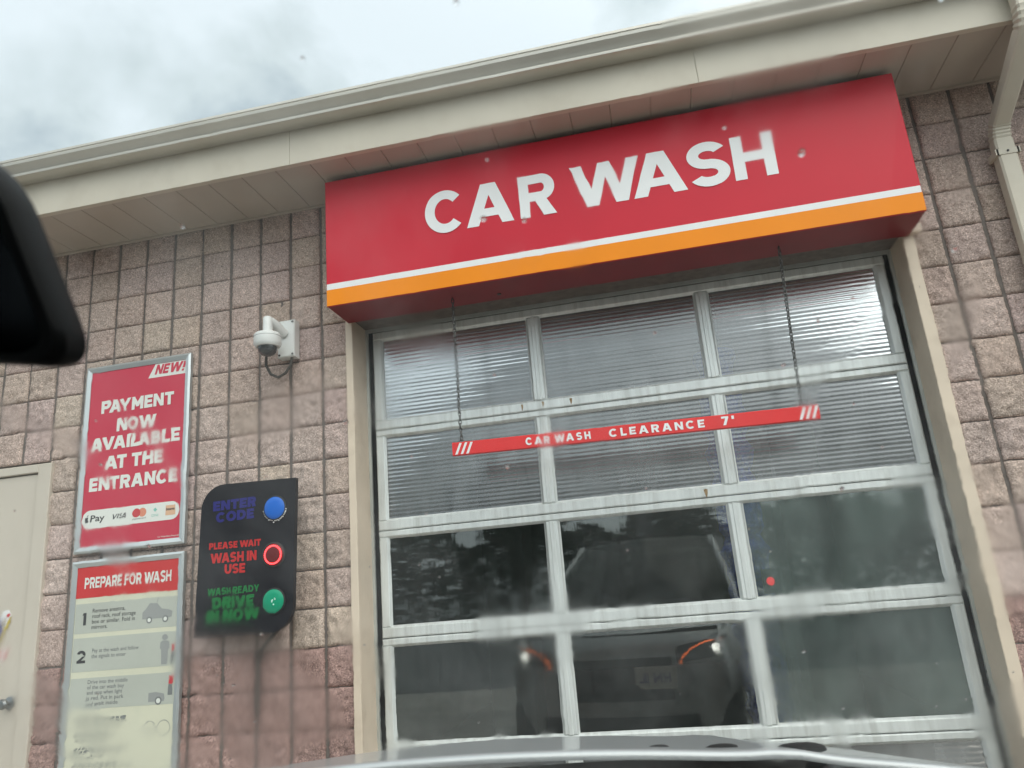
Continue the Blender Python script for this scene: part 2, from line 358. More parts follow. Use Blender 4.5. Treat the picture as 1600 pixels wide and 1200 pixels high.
    def build(s, name, m, parent=None, smooth=False, world=True, sharp=35):
        if s.c:
            e_ = [(0, 0)] + s.c + [(len(s.v), len(s.f))]; first = None
            for (v0, f0), (v1, f1) in zip(e_[:-1], e_[1:]):
                if f1 == f0: continue
                q = MB(); q.v = s.v[v0:v1]; q.f = [tuple(i - v0 for i in f) for f in s.f[f0:f1]]
                o = q.build(name, m, parent, smooth, world, sharp); first = first or o
            return first
        me = bpy.data.meshes.new(name)
        off = parent_world(parent) if (parent is not None and world) else Vector((0, 0, 0))
        me.from_pydata([(v[0] - off.x, v[1] - off.y, v[2] - off.z) for v in s.v], [], s.f)
        bm = bmesh.new(); bm.from_mesh(me); bmesh.ops.recalc_face_normals(bm, faces=bm.faces) if len(s.f) < 60000 else None
        bm.to_mesh(me); bm.free()
        o = bpy.data.objects.new(name, me); COL.objects.link(o)
        me.materials.append(m)
        if parent is not None: o.parent = parent
        if smooth:
            me.polygons.foreach_set('use_smooth', [True] * len(me.polygons))
            me.set_sharp_from_angle(angle=R(sharp))
        return o

def parent_world(p):
    v = Vector((0, 0, 0))
    while p is not None:
        v = v + Vector(p.location); p = p.parent
    return v

def tag(o, label=None, cat=None, group=None, kind=None):
    if label: o['label'] = label
    if cat: o['category'] = cat
    if group: o['group'] = group
    if kind: o['kind'] = kind
    return o

def thing(name, loc, label, cat, group=None, rz=0.0):
    o = bpy.data.objects.new(name, None); COL.objects.link(o); o.empty_display_size = 0.1
    o.location = loc; o.rotation_euler = (0, 0, rz)
    return tag(o, label, cat, group)

# ---------------------------------------------------------------- lettering (own stroke font, cap height 1)
GW = dict(A=1.04, B=.82, C=.92, D=.9, E=.72, F=.70, H=.86, I=.25, L=.66, M=1.02, N=.9, O=1.0, P=.80, R=.84, S=.82, T=.80, U=.86, V=1.02, W=1.56, Y=.98)
GW.update({'7': .72, '1': .42, '2': .74, '!': .26, "'": .2, ' ': .34})
def glyph(c, w, t):
    P = []
    th = t * 0.92
    def rect(a, b, c_, d): P.append([(a, b), (c_, b), (c_, d), (a, d)])
    def diag(xb, xt, tw, z0=0., z1=1.): P.append([(xb, z0), (xb + tw, z0), (xt + tw, z1), (xt, z1)])
    def ring(cx, cz, rx, rz, a0, a1, n=22, tx=None):
        tx = t if tx is None else tx
        for i in range(n):
            a = R(a0 + (a1 - a0) * i / n); b = R(a0 + (a1 - a0) * (i + 1) / n)
            q = [(cx + rx * math.cos(a), cz + rz * math.sin(a)), (cx + rx * math.cos(b), cz + rz * math.sin(b)),
                 (cx + (rx - tx) * math.cos(b), cz + (rz - th) * math.sin(b)), (cx + (rx - tx) * math.cos(a), cz + (rz - th) * math.sin(a))]
            P.append(q)
    tw = t * 1.13
    if c == 'A': diag(0, w / 2 - tw * .62, tw); diag(w - tw, w / 2 - tw * .38, tw); rect(w * .24, .20, w * .76, .20 + th * .9)
    elif c == 'B':
        rect(0, 0, t, 1)
        h1 = .5 - th / 2 + .03
        for z0, z1, ww in ((0, .5 + th / 2, w), (.5 - th / 2 + .02, 1, w * .94)):
            rz = (z1 - z0) / 2; rect(t, z1 - th, ww - rz, z1); rect(t, z0, ww - rz, z0 + th); ring(ww - rz, (z0 + z1) / 2, rz, rz, -90, 90, 12)
    elif c == 'C': ring(w * .5, .5, w * .53, .52, 42, 318, 30)
    elif c == 'D': rect(0, 0, t, 1); rect(t, 0, w - .5, th); rect(t, 1 - th, w - .5, 1); ring(w - .5, .5, .5, .5, -90, 90, 18)
    elif c in 'EF':
        rect(0, 0, t, 1); rect(t, 1 - th, w, 1); rect(t, .5 - th * .45, w * .92, .5 + th * .45)
        if c == 'E': rect(t, 0, w, th)
    elif c == 'H': rect(0, 0, t, 1); rect(w - t, 0, w, 1); rect(t, .5 - th / 2, w - t, .5 + th / 2)
    elif c == 'I': rect(w / 2 - t / 2, 0, w / 2 + t / 2, 1)
    elif c == 'L': rect(0, 0, t, 1); rect(t, 0, w, th)
    elif c == 'M': rect(0, 0, t, 1); rect(w - t, 0, w, 1); P.append([(t * .0, 1), (w / 2 - t * .45, .22), (w / 2 + t * .1, .22), (w / 2 + t * .2, .5), (t * .9, 1)][::1]); P.append([(w - t * .9, 1), (w / 2 - t * .2, .5), (w / 2 - t * .1, .22), (w / 2 + t * .45, .22), (w, 1)])
    elif c == 'N': rect(0, 0, t, 1); rect(w - t, 0, w, 1); P.append([(0, 1), (w - t * 1.05, 0), (w, 0), (t * 1.05, 1)])
    elif c == 'O': ring(w * .5, .5, w * .51, .52, 0, 360, 36)
    elif c in 'PR':
        rect(0, 0, t, 1); z0 = .34 if c == 'P' else .36; rz = (1 - z0) / 2
        rect(t, 1 - th, w - rz, 1); rect(t, z0, w - rz, z0 + th); ring(w - rz, 1 - rz, rz, rz, -90, 90, 14)
        if c == 'R': P.append([(w * .40, z0 + th * .4), (w * .40 + tw, z0 + th * .4), (w * 1.0, 0), (w * 1.0 - tw * 1.1, 0)])
    elif c == 'S':
        rz = (1.04 + th) / 4; rx = w / 2
        ring(rx, 1.02 - rz, rx * .97, rz, 28, 270, 22); ring(rx, -.02 + rz, rx, rz, -152, 90, 22)
    elif c == 'T': rect(0, 1 - th, w, 1); rect(w / 2 - t / 2, 0, w / 2 + t / 2, 1 - th)
    elif c == 'U': rx = w / 2; rect(0, rx * .98, t, 1); rect(w - t, rx * .98, w, 1); ring(rx, rx * .98, rx, rx, 180, 360, 20)
    elif c == 'V': P.append([(0, 1), (w / 2 - tw * .55, 0), (w / 2 + tw * .45, 0), (tw, 1)]); P.append([(w - tw, 1), (w / 2 - tw * .45, 0), (w / 2 + tw * .55, 0), (w, 1)])
    elif c == 'W':
        a = w * .29; b = w * .5
        P.append([(0, 1), (a - tw * .5, 0), (a + tw * .5, 0), (tw, 1)]); P.append([(b - tw * .5, 1), (a - tw * .5, 0), (a + tw * .5, 0), (b + tw * .4, 1)])
        P.append([(b - tw * .4, 1), (w - a - tw * .5, 0), (w - a + tw * .5, 0), (b + tw * .5, 1)]); P.append([(w - tw, 1), (w - a - tw * .5, 0), (w - a + tw * .5, 0), (w, 1)])
    elif c == 'Y': P.append([(0, 1), (w / 2 - tw * .5, .36), (w / 2 + tw * .4, .36), (tw, 1)]); P.append([(w - tw, 1), (w / 2 - tw * .4, .36), (w / 2 + tw * .5, .36), (w, 1)]); rect(w / 2 - t / 2, 0, w / 2 + t / 2, .4)
    elif c == '7': rect(0, 1 - th, w, 1); P.append([(w * .16, 0), (w * .16 + tw, 0), (w, 1 - th * .6), (w - tw * 1.0, 1 - th * .6)])
    elif c == '1': rect(w - t, 0, w, 1); P.append([(0, .80), (w - t * .5, .80), (w - t * .5, 1), (w * .25, 1)])
    elif c == '2': rect(0, 0, w, th); ring(w / 2, .68, w / 2, .33, -20, 165, 16); P.append([(0, th * .7), (tw * 1.2, th * .7), (w, .56), (w - tw, .52)])
    elif c == '!': rect(w / 2 - t * .55, .32, w / 2 + t * .55, 1); rect(w / 2 - t * .5, 0, w / 2 + t * .5, .21)
    elif c == "'": rect(w / 2 - t / 2, .62, w / 2 + t / 2, 1)
    return P

def text_polys(txt, t=.22, gap=.10):
    x = 0; out = []
    for i, c in enumerate(txt):
        w = GW[c]
        for p in glyph(c, w, t): out.append([(x + a, b) for a, b in p])
        x += w + (gap if c != ' ' else 0)
        if i + 1 < len(txt) and c + txt[i + 1] in ('AV', 'VA', 'AT', 'TA', 'WA', 'AW', 'AY', 'LA', 'PA'): x -= .16
    return out, x - gap

def add_text(mb, txt, x0, x1, z0, h, y, t=.22, gap=.10, slant=0.0, dz=0.0, step=0.00006):
    """lettering laid on a plane facing -Y; fitted between x0 and x1, baseline z0 (dz: rise along the line)"""
    mb.cut()
    P, w = text_polys(txt, t, gap)
    k = (x1 - x0) / w
    for i, p in enumerate(P):
        q = [(x0 + a * k + slant * b * h, z0 + b * h + dz * (a / w)) for a, b in p]
        mb.poly(q, y - step * (i % 40))
    return mb

_fontcache = {}
def small_text(mb, txt, x0, z0, size, y, width=None, bold=0.0):
    """fine print with Blender's built-in font, turned to mesh"""
    cu = bpy.data.curves.new("print", 'FONT'); cu.body = txt; cu.size = size; cu.offset = bold; cu.resolution_u = 3
    ob = bpy.data.objects.new("print", cu); COL.objects.link(ob)
    dg = bpy.context.evaluated_depsgraph_get(); dg.update()
    me = bpy.data.meshes.new_from_object(ob.evaluated_get(dg))
    vs = [v.co.copy() for v in me.vertices]; fs = [tuple(p.vertices) for p in me.polygons]
    bpy.data.objects.remove(ob); bpy.data.curves.remove(cu); bpy.data.meshes.remove(me)
    if not vs: return
    mb.cut()
    w = max(v.x for v in vs); k = (width / w) if width else 1.0
    mb.add([(x0 + v.x * k, y, z0 + v.y) for v in vs], fs)

def arc(cx, cz, r, a0, a1, n=10):
    return [(cx + r * math.cos(R(a0 + (a1 - a0) * i / n)), cz + r * math.sin(R(a0 + (a1 - a0) * i / n))) for i in range(n + 1)]
def disc(cx, cz, r, n=28): return arc(cx, cz, r, 0, 360, n)[:-1]
def rrect(x0, x1, z0, z1, r):
    return arc(x1 - r, z0 + r, r, -90, 0) + arc(x1 - r, z1 - r, r, 0, 90) + arc(x0 + r, z1 - r, r, 90, 180) + arc(x0 + r, z0 + r, r, 180, 270)

# ================================================================= GROUND
g = MB(); g.add([(-400, -400, 0), (400, -400, 0), (400, 400, 0), (-400, 400, 0)], [(0, 1, 2, 3)])
tag(g.build("ground", M['asphalt']), kind='structure')
g = MB(); g.add([(-7, -7.5, 0.004), (6, -7.5, 0.004), (6, 0.0, 0.004), (-7, 0.0, 0.004)], [(0, 1, 2, 3)])
tag(g.build("driveway", M['concrete']), kind='structure')

# ================================================================= BUILDING
BU = 0.2032
bld = thing("car_wash_building", (1.7, 0, 0), "tan pink split-face block car wash building with glazed overhead door", "building")
OPEN = [(1, 16, 0, 15), (-14, -9, 0, 12)]                # opening cells: bay door, service door
def is_open(i, k): return any(a <= i < b and c <= k < d for a, b, c, d in OPEN)

def block_wall():
    V = []; F = []; T = []; off = 0
    nz = 20
    i0, i1, k1 = -11, 21, 19
    Wn, Hn = (i1 - i0) * nz, k1 * nz
    def blur(a, s):
        fx = np.fft.fftfreq(a.shape[0])[:, None]; fz = np.fft.fftfreq(a.shape[1])[None]
        b = np.real(np.fft.ifft2(np.fft.fft2(a) * np.exp(-2 * (math.pi * s) ** 2 * (fx ** 2 + fz ** 2)))); return b / b.std()
    base = RNG.normal(size=(Wn + 64, Hn + 64))
    fine = blur(base, 0.75); midf = blur(RNG.normal(size=base.shape), 1.8); coarse = blur(RNG.normal(size=base.shape), 5)
    for i in range(-30, 26):
        for k in range(0, 19):
            if is_open(i, k): continue
            det = i0 <= i < i1
            n = nz if det else 4
            gx, gz = 0.0095, 0.0032                      # half joint widths: deep score upright, tight bed joint
            u = np.linspace(0, 1, n + 1)
            jx = RNG.normal(0, .0012); jz = RNG.normal(0, .0012)
            xs = i * BU + gx + jx + u * (BU - 2 * gx); zs = k * BU + gz + jz + u * (BU - 2 * gz)
            X, Z = np.meshgrid(xs, zs, indexing='ij')
            if det:
                ii = (i - i0) * nz; kk = k * nz
                sl = (slice(ii, ii + n + 1), slice(kk, kk + n + 1))
                amp = RNG.uniform(.7, 1.3)
                D = 0.0026 * amp * fine[sl] + 0.0026 * amp * midf[sl] + 0.0018 * coarse[sl]
            else: D = RNG.normal(0, .003, X.shape)
            eg = np.minimum.reduce([u[:, None] + 0 * u[None], 1 - u[:, None] + 0 * u[None], u[None] + 0 * u[:, None], 1 - u[None] + 0 * u[:, None]])
            edge = np.clip(eg / .10, 0, 1)
            D = D * (0.35 + .65 * edge) - 0.009 * (1 - edge) ** 1.6 + RNG.normal(0, .0015)
            X = X + np.where(eg < .01, 0, 0); Y = -D
            # jitter the outer ring so the arrises look broken
            Xj = X + (eg < 0.03) * RNG.normal(0, .0012, X.shape); Zj = Z + (eg < 0.03) * RNG.normal(0, .0009, Z.shape)
            V.append(np.stack([Xj, Y, Zj], -1).reshape(-1, 3))
            idx = np.arange((n + 1) ** 2).reshape(n + 1, n + 1) + off
            F.append(np.stack([idx[:-1, :-1], idx[1:, :-1], idx[1:, 1:], idx[:-1, 1:]], -1).reshape(-1, 4))
            # side skirts back into the mortar
            ring = np.concatenate([idx[:, 0], idx[-1, 1:], idx[-2::-1, -1], idx[0, -2:0:-1]])
            rv = V[-1][ring - off].copy(); rv[:, 1] = 0.022
            V.append(rv); r2 = np.arange(len(ring)) + off + (n + 1) ** 2
            F.append(np.stack([ring, r2, np.roll(r2, -1), np.roll(ring, -1)], -1))
            tot = (n + 1) ** 2 + len(ring)
            tone = RNG.normal(1, .035)
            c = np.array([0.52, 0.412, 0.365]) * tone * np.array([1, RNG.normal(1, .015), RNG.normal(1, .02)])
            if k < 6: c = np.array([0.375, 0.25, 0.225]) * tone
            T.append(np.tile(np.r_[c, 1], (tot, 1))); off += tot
    V = np.concatenate(V); F = np.concatenate(F); T = np.concatenate(T)
    me = bpy.data.meshes.new("block_wall")
    me.vertices.add(len(V)); me.vertices.foreach_set('co', (V - np.array([1.7, 0, 0])).ravel().astype(np.float32))
    me.loops.add(len(F) * 4); me.loops.foreach_set('vertex_index', F.ravel().astype(np.int32))
    me.polygons.add(len(F)); me.polygons.foreach_set('loop_start', np.arange(0, len(F) * 4, 4, dtype=np.int32))
    me.update(calc_edges=True)
    at = me.color_attributes.new('tint', 'FLOAT_COLOR', 'POINT'); at.data.foreach_set('color', T.ravel().astype(np.float32))
    me.polygons.foreach_set('use_smooth', [True] * len(F))
    me.materials.append(M['block'])
    o = bpy.data.objects.new("block_wall", me); COL.objects.link(o); o.parent = bld
    return o
block_wall()
b = MB()                                                   # the wall's core behind the faces, seen in the joints
xw0, xw1, zt = -30 * BU, 25 * BU, 19 * BU
b.box(xw0, -14 * BU, .014, .29, 0, zt); b.box(-14 * BU, -9 * BU, .014, .29, 12 * BU, zt); b.box(-9 * BU, BU - .001, .014, .29, 0, zt)
b.box(BU - .001, 16 * BU - .001, .014, .29, 15 * BU + .001, zt); b.box(16 * BU - .001, xw1, .014, .29, 0, zt)
b.build("mortar_core", M['mortar'], bld)

# eaves
SOF = 3.842; FY = -0.49; EX0, EX1 = -6.2, 5.0
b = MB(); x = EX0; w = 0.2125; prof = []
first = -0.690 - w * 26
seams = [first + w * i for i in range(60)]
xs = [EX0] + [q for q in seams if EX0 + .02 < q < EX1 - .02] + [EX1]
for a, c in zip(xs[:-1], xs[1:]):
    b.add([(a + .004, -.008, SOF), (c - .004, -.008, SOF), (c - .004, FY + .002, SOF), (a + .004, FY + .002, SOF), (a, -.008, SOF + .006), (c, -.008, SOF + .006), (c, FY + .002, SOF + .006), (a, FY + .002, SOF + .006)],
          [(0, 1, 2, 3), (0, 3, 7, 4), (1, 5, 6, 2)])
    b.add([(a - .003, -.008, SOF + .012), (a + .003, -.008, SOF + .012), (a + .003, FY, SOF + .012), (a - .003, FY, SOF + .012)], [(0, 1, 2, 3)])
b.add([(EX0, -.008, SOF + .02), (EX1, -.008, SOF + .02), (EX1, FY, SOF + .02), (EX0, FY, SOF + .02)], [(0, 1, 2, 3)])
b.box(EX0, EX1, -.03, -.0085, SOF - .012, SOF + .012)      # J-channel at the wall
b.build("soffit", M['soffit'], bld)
b = MB()
joints = [EX0, -2.2, 0.062, 2.32, 4.4, EX1]
for a, c in zip(joints[:-1], joints[1:]):
    b.bbox(a, c - .0015, FY - .012, FY, SOF - .012, 4.09, .0015)
    b.box(a, c - .0015, FY, FY + .02, SOF - .012, SOF - .008)
b.box(EX1, EX1 + .012, FY - .012, -.0, SOF - .010, 4.10)
b.build("fascia", M['beige'], bld)
gp = [(0, 0), (-.082, 0), (-.092, .004), (-.093, .012), (-.088, .016), (-.087, .024), (-.096, .040), (-.113, .056), (-.122, .066), (-.124, .080), (-.120, .088), (-.124, .092), (-.124, .106), (-.118, .106), (-.118, .09), (-.112, .07), (-.085, .03), (-.08, .006), (-.006, .006), (-.006, .11), (0, .11)]
b = MB(); GZ = 4.060
def gut(x): return GZ + 0.012 - 0.0068 * (x - EX0) * .6
n = len(gp); xs = np.linspace(EX0, EX1 - .02, 24)
vs = [(xx, FY - .0125 + p[0], gut(xx) + p[1] - .004 * 0) for xx in xs for p in gp]
fs = [(i * n + k, i * n + (k + 1) % n, (i + 1) * n + (k + 1) % n, (i + 1) * n + k) for i in range(len(xs) - 1) for k in range(n)]
fs += [tuple(range(n)), tuple(range((len(xs) - 1) * n, len(xs) * n))]
b.add(vs, fs); b.build("gutter", M['gutter'], bld, smooth=True, sharp=30)
b = MB(); b.prism_x([(FY - .02, 4.14), (FY - .02, 4.165), (4.6, 5.35), (9.7, 4.15), (9.7, 4.12), (4.6, 5.31)], EX0, EX1 + .02)
b.build("roof", M['roof'], bld)

# downspout: ribbed rectangular pipe
def rect_pipe(mb, pts, wx, wy):
    pts = [Vector(p) for p in pts]; L = len(pts); vs = []
    for i, p in enumerate(pts):
        t = ((pts[min(i + 1, L - 1)] - pts[max(i - 1, 0)])).normalized()
        u = Vector((1, 0, 0)); v = t.cross(u).normalized(); s = 1.0
        k = wx[i] if isinstance(wx, list) else wx; l = wy[i] if isinstance(wy, list) else wy
        c = .22
        for (a, d) in ((-1 + c, -1), (-.2, -1), (-.12, -.93), (.12, -.93), (.2, -1), (1 - c, -1), (1, -1 + c), (1, 1 - c), (1 - c, 1), (-1 + c, 1), (-1, 1 - c), (-1, -1 + c)):
            vs.append(p + u * (a * k / 2) + v * (d * l / 2))
    n = 12; f = [(i * n + k, i * n + (k + 1) % n, (i + 1) * n + (k + 1) % n, (i + 1) * n + k) for i in range(L - 1) for k in range(n)]
    f += [tuple(range(n)), tuple(range((L - 1) * n, L * n))]
    mb.add(vs, f)
b = MB(); DX = 3.803
path = [(DX, FY - .075, 4.06), (DX, FY - .075, 3.86)]
ell = []
def elbow(p0, p1, p2, n=9, r=.5):
    out = []
    for i in range(n + 1):
        t = i / n; out.append(Vector(p0) * (1 - t) ** 2 + Vector(p1) * 2 * t * (1 - t) + Vector(p2) * t * t)
    return out
e1 = elbow((DX, FY - .075, 3.86), (DX, FY - .075, 3.79), (DX, FY - .03, 3.745))
e2 = elbow((DX, -.105, 3.535), (DX, -.065, 3.50), (DX, -.062, 3.44))
P = [Vector((DX, FY - .075, 4.055))] + e1 + e2 + [Vector((DX, -.062, 0.15))]
wob = [0.084] + [0.084 + (.006 if i % 2 else -.003) for i in range(len(e1))] + [0.084 + (.006 if i % 2 else -.003) for i in range(len(e2))] + [0.084]
rect_pipe(b, P, wob, [w * .8 for w in wob])
dsp = b.build("downspout", M['beige'], bld, smooth=True, sharp=25)
b = MB(); b.box(DX - .052, DX + .052, -.102, -.0965, 3.352, 3.384); b.box(DX - .058, DX - .0435, -.102, -.012, 3.352, 3.384); b.box(DX + .0435, DX + .058, -.102, -.012, 3.352, 3.384)
st = b.build("strap", M['beige'], dsp)
b = MB(); b.lathe([(.006, 0), (.006, .003), (.003, .005)], (DX, -.102, 3.368), 10, 'y'); b.build("screw", M['screw'], dsp)

# bay door frame of painted steel
JL, JR, HZ = 0.203, 3.250, 3.050
b = MB()
b.bbox(JL - .043, JL, -.016, .012, 0, HZ + .055, .003); b.bbox(JR, JR + .057, -.016, .012, 0, HZ + .055, .003)
b.box(JL - .004, JL, .012, .30, 0, HZ); b.box(JR, JR + .004, .012, .30, 0, HZ)
b.bbox(JL, JR, -.014, .30, HZ, HZ + .05, .003)
b.build("bay_door_frame", M['jamb'], bld)
b = MB()
b.box(JL, JL + .016, .185, .20, 0, HZ).cut(); b.box(JR - .016, JR, .185, .20, 0, HZ).cut(); b.box(JL + .016, JR - .016, .186, .20, HZ - .022, HZ)
b.build("door_stop", M['track'], bld)
b = MB()
b.box(JL + .001, JL + .046, .232, .25, 0, HZ - .005).cut(); b.box(JR - .046, JR - .001, .232, .25, 0, HZ - .005)
b.build("weather_seal", M['seal'], bld)

# overhead door: five sections of three lights
DF, DBK = 0.200, 0.245
DX0, DX1 = 0.243, 3.212
MUL = [1.247, 2.225]
SEAM = [3.030, 2.408, 1.818, 1.230, 0.634, 0.03]
def rail(mb, x0, x1, z0, z1):
    mb.bbox(x0, x1, DF, DBK, z0, z1, .006)
frame = MB(); bars = MB()
cols = [(DX0 + .052, MUL[0] - .036), (MUL[0] + .036, MUL[1] - .036), (MUL[1] + .036, DX1 - .052)]
door = None
panes = []
for r_ in range(5):
    zt_, zb_ = SEAM[r_] - .0022, SEAM[r_ + 1] + .0022
    top_r, bot_r = (.050 if r_ == 0 else .036), .056
    rail(frame, DX0, DX1, zt_ - top_r, zt_); rail(frame, DX0, DX1, zb_, zb_ + bot_r)
    frame.bbox(DX0, DX0 + .052, DF + .0015, DBK - .001, zb_ + bot_r, zt_ - top_r, .006); frame.bbox(DX1 - .052, DX1, DF + .0015, DBK - .001, zb_ + bot_r, zt_ - top_r, .006)
    for mx_ in MUL:
        frame.bbox(mx_ - .036, mx_ + .036, DF + .0022, DBK - .001, zb_ + bot_r, zt_ - top_r, .008)
        frame.bbox(mx_ - .012, mx_ + .012, DF - .002, DF + .004, zb_ + bot_r + .001, zt_ - top_r - .001, .003)
    for (a, c) in cols: panes.append((r_, a, c, zb_ + bot_r, zt_ - top_r))
    # glazing beads round each light (sloping inwards)
    for (a, c) in cols:
        z0, z1 = zb_ + bot_r, zt_ - top_r; q = .009
        vs = [(a, DF + .006, z0), (c, DF + .006, z0), (c, DF + .006, z1), (a, DF + .006, z1), (a + q, DF + .018, z0 + q), (c - q, DF + .018, z0 + q), (c - q, DF + .018, z1 - q), (a + q, DF + .018, z1 - q)]
        frame.add(vs, [(0, 1, 5, 4), (1, 2, 6, 5), (2, 3, 7, 6), (3, 0, 4, 7)])
door = frame.build("overhead_door", M['door_alu'], bld)
door['label'] = "silver framed overhead door of five rows of three lights"
for (r_, a, c, z0, z1) in panes:
    p = MB(); q = .004
    if r_ in (2, 3):
        p.box(a - q, c + q, DF + .0205, DF + .0245, z0 - q, z1 + q)
        p.build("glass_pane", M['fog_as_lit_wall' if a > MUL[1] else 'clear'], door)
    else:
        nr = int(round((z1 - z0) / .0235)); sub = 6; prof = []
        for i in range(nr * sub + 1):
            zz = z0 - q + (z1 - z0 + 2 * q) * i / (nr * sub); ph = i / sub
            prof.append((DF + .0225 + .00028 * math.cos(2 * math.pi * ph) + .00015 * math.sin(ph * 1.7), zz))
        xs = np.linspace(a - q, c + q, 12)
        P = [[(xx, y + .0007 * math.sin(3.1 * xx + 5 * z) * math.sin(2.3 * z), z) for y, z in prof] for xx in xs]
        p.grid(P); o = p.build("ribbed_panel", M['ribbed'], door, smooth=True, sharp=80)
rs = MB(); rg_ = random.Random(4)
for (x, z) in ((1.262, 2.455), (1.425, 2.452), (1.14, 2.452), (2.09, 1.862)):
    rs.cut(); w = rg_.uniform(.006, .011); h = rg_.uniform(.030, .046)
    rs.poly([(x - w, z), (x - w * .3, z - h * .9), (x + w * .2, z - h), (x + w * .8, z - h * .5), (x + w, z), (x, z + .003)], DF - .0006)
rs.build("rust_stain", M['rust'], door)
rub = MB(); rub.box(DX0, DX1, DF + .01, DBK - .008, .004, .03); rub.build("bottom_seal", M['seal'], door)

# bay interior
b = MB(); IX0, IX1, IY0, IY1, IZ = -.75, 4.15, .2905, 9.6, 3.75
b.add([(IX0, IY0, .006), (IX1, IY0, .006), (IX1, IY1, .006), (IX0, IY1, .006)], [(0, 1, 2, 3)])
b.build("bay_floor", M['int_floor'], bld)
b = MB(); b.box(IX0 - .1, IX0, IY0, IY1, 0, IZ); b.box(IX1, IX1 + .1, IY0, IY1, 0, IZ); b.box(IX0, IX1, IY1, IY1 + .1, 0, IZ); b.box(IX0 - .1, IX1 + .1, IY0, IY1 + .1, IZ, IZ + .1)
b.build("bay_lining", M['int_wall'], bld)

# service door on the left
sx1 = -9 * BU; sx0 = sx1 - 1.016; sz = 12 * BU
b = MB()
b.bbox(sx1 - .052, sx1 + .040, -.022, .10, 0.0, sz - .018, .004); b.bbox(sx0 - .04, sx0 + .052, -.022, .10, 0, sz - .018, .004); b.bbox(sx0 + .052, sx1 - .052, -.022, .10, sz - .070, sz - .018, .004)
sd = b.build("service_door_frame", M['door_paint'], bld)
b = MB(); b.bbox(sx0 + .058, sx1 - .059, -.004, .04, .012, sz - .078, .003)
leaf = b.build("service_door", M['door_paint'], bld); leaf['label'] = "beige metal service door"
KX, KZ = -1.945, 1.045
b = MB(); b.lathe([(.034, 0), (.034, .006), (.014, .012), (.013, .032), (.026, .040), (.029, .055), (.022, .068), (.006, .072)], (KX, -.006, KZ), 24, 'y')
b.build("door_knob", M['knob'], leaf, smooth=True)
b = MB(); b.box(sx0 + .02, sx1 - .02, .10, .13, 0, sz); b.build("service_door_backing", M['seal'], bld)

# ================================================================= RED SIGN CABINET
SX0, SX1, SZ0, SZ1, SYF = 0.178, 3.288, 3.028, 3.806, -0.300
sg = thing("shop_sign", (1.73, 0, SZ0), "long red box sign reading CAR WASH with white and orange stripe above the bay door", "sign")
b = MB(); b.box(SX0 + .004, SX1 - .004, SYF + .012, -.017, SZ0, SZ1)
b.build("sign_cabinet", M['sign_edge'], sg)
b = MB(); b.bbox(SX0, SX1, SYF, SYF + .012, SZ0 + .0, SZ1 + .002, .003); b.build("sign_face", M['sign_red'], sg)
b = MB(); b.box(SX0 + .003, SX1 - .003, SYF - .0012, SYF + .001, 3.126, 3.161); b.build("white_stripe", M['white'], sg)
b = MB(); b.box(SX0 + .002, SX1 - .002, SYF - .0014, SYF + .001, SZ0 + .002, 3.1256); b.build("orange_stripe", M['orange'], sg)
b = MB()
for c, x0, x1 in (('C', .782, 1.004), ('A', 1.011, 1.277), ('R', 1.312, 1.512), ('W', 1.600, 1.972), ('A', 1.925, 2.203), ('S', 2.215, 2.427), ('H', 2.445, 2.658)):
    w = GW[c]
    for i, p in enumerate(glyph(c, w, .235 if c != 'W' else .235)):
        b.poly([(x0 + a / w * (x1 - x0), 3.355 + d * .251) for a, d in p], SYF - .0016 - .00008 * (i % 30))
b.build("lettering", M['white'], sg)
b = MB(); b.box(SX1 - .02, SX1 + .055, -.05, -.017, SZ0 + .005, SZ0 + .05); b.build("mounting_bracket", M['jamb'], sg)
b = MB()
b.lathe([(.012, 0), (.012, .004)], (1.12, -.10, SZ0 - .004), 10); b.build("drain_cap", M['screw'], sg)

# ================================================================= CLEARANCE BAR ON CHAINS
CY = -0.150
cb = thing("clearance_bar", (1.73, CY, 2.13), "red clearance bar hanging on two chains in front of the overhead door", "clearance sign")
bx0, bx1, bz = 0.812, 2.656, 2.134
def bzx(x): return bz - .033 * (x - bx0) / (bx1 - bx0)
b = MB()
hh = .071
vs = []
for x in (bx0, bx1):
    z = bzx(x)
    for (dy, dz) in ((-.012, .004), (-.008, 0), (.008, 0), (.012, .004), (.012, hh - .004), (.008, hh), (-.008, hh), (-.012, hh - .004)): vs.append((x, CY + dy, z + dz))
b.add(vs, [(i, (i + 1) % 8, 8 + (i + 1) % 8, 8 + i) for i in range(8)] + [tuple(range(8)), tuple(range(15, 7, -1))])
b.build("board", M['bar_red'], cb)
b = MB(); fy = CY - .0128
zb = lambda x: bzx(x)
k_ = -.033 / (bx1 - bx0)
add_text(b, "CAR WASH", 1.207, 1.545, zb(1.207) + .0165, .040, fy, .25, .34, dz=k_ * .338)
add_text(b, "CLEARANCE", 1.640, 2.112, zb(1.64) + .0165, .040, fy, .25, .34, dz=k_ * .472)
add_text(b, "7'", 2.195, 2.255, zb(2.195) + .0165, .044, fy, .25, .34, dz=k_ * .06)
b.build("lettering", M['white'], cb)
b = MB()
for s0 in (0.826, 2.556):
    for j in range(3):
        x = s0 + j * .030; z = zb(x); b.cut()
        b.poly([(x, z + .006), (x + .0135, z + .006), (x + .040, z + hh - .006), (x + .0265, z + hh - .006)], fy)
b.build("hazard_stripe", M['white'], cb)
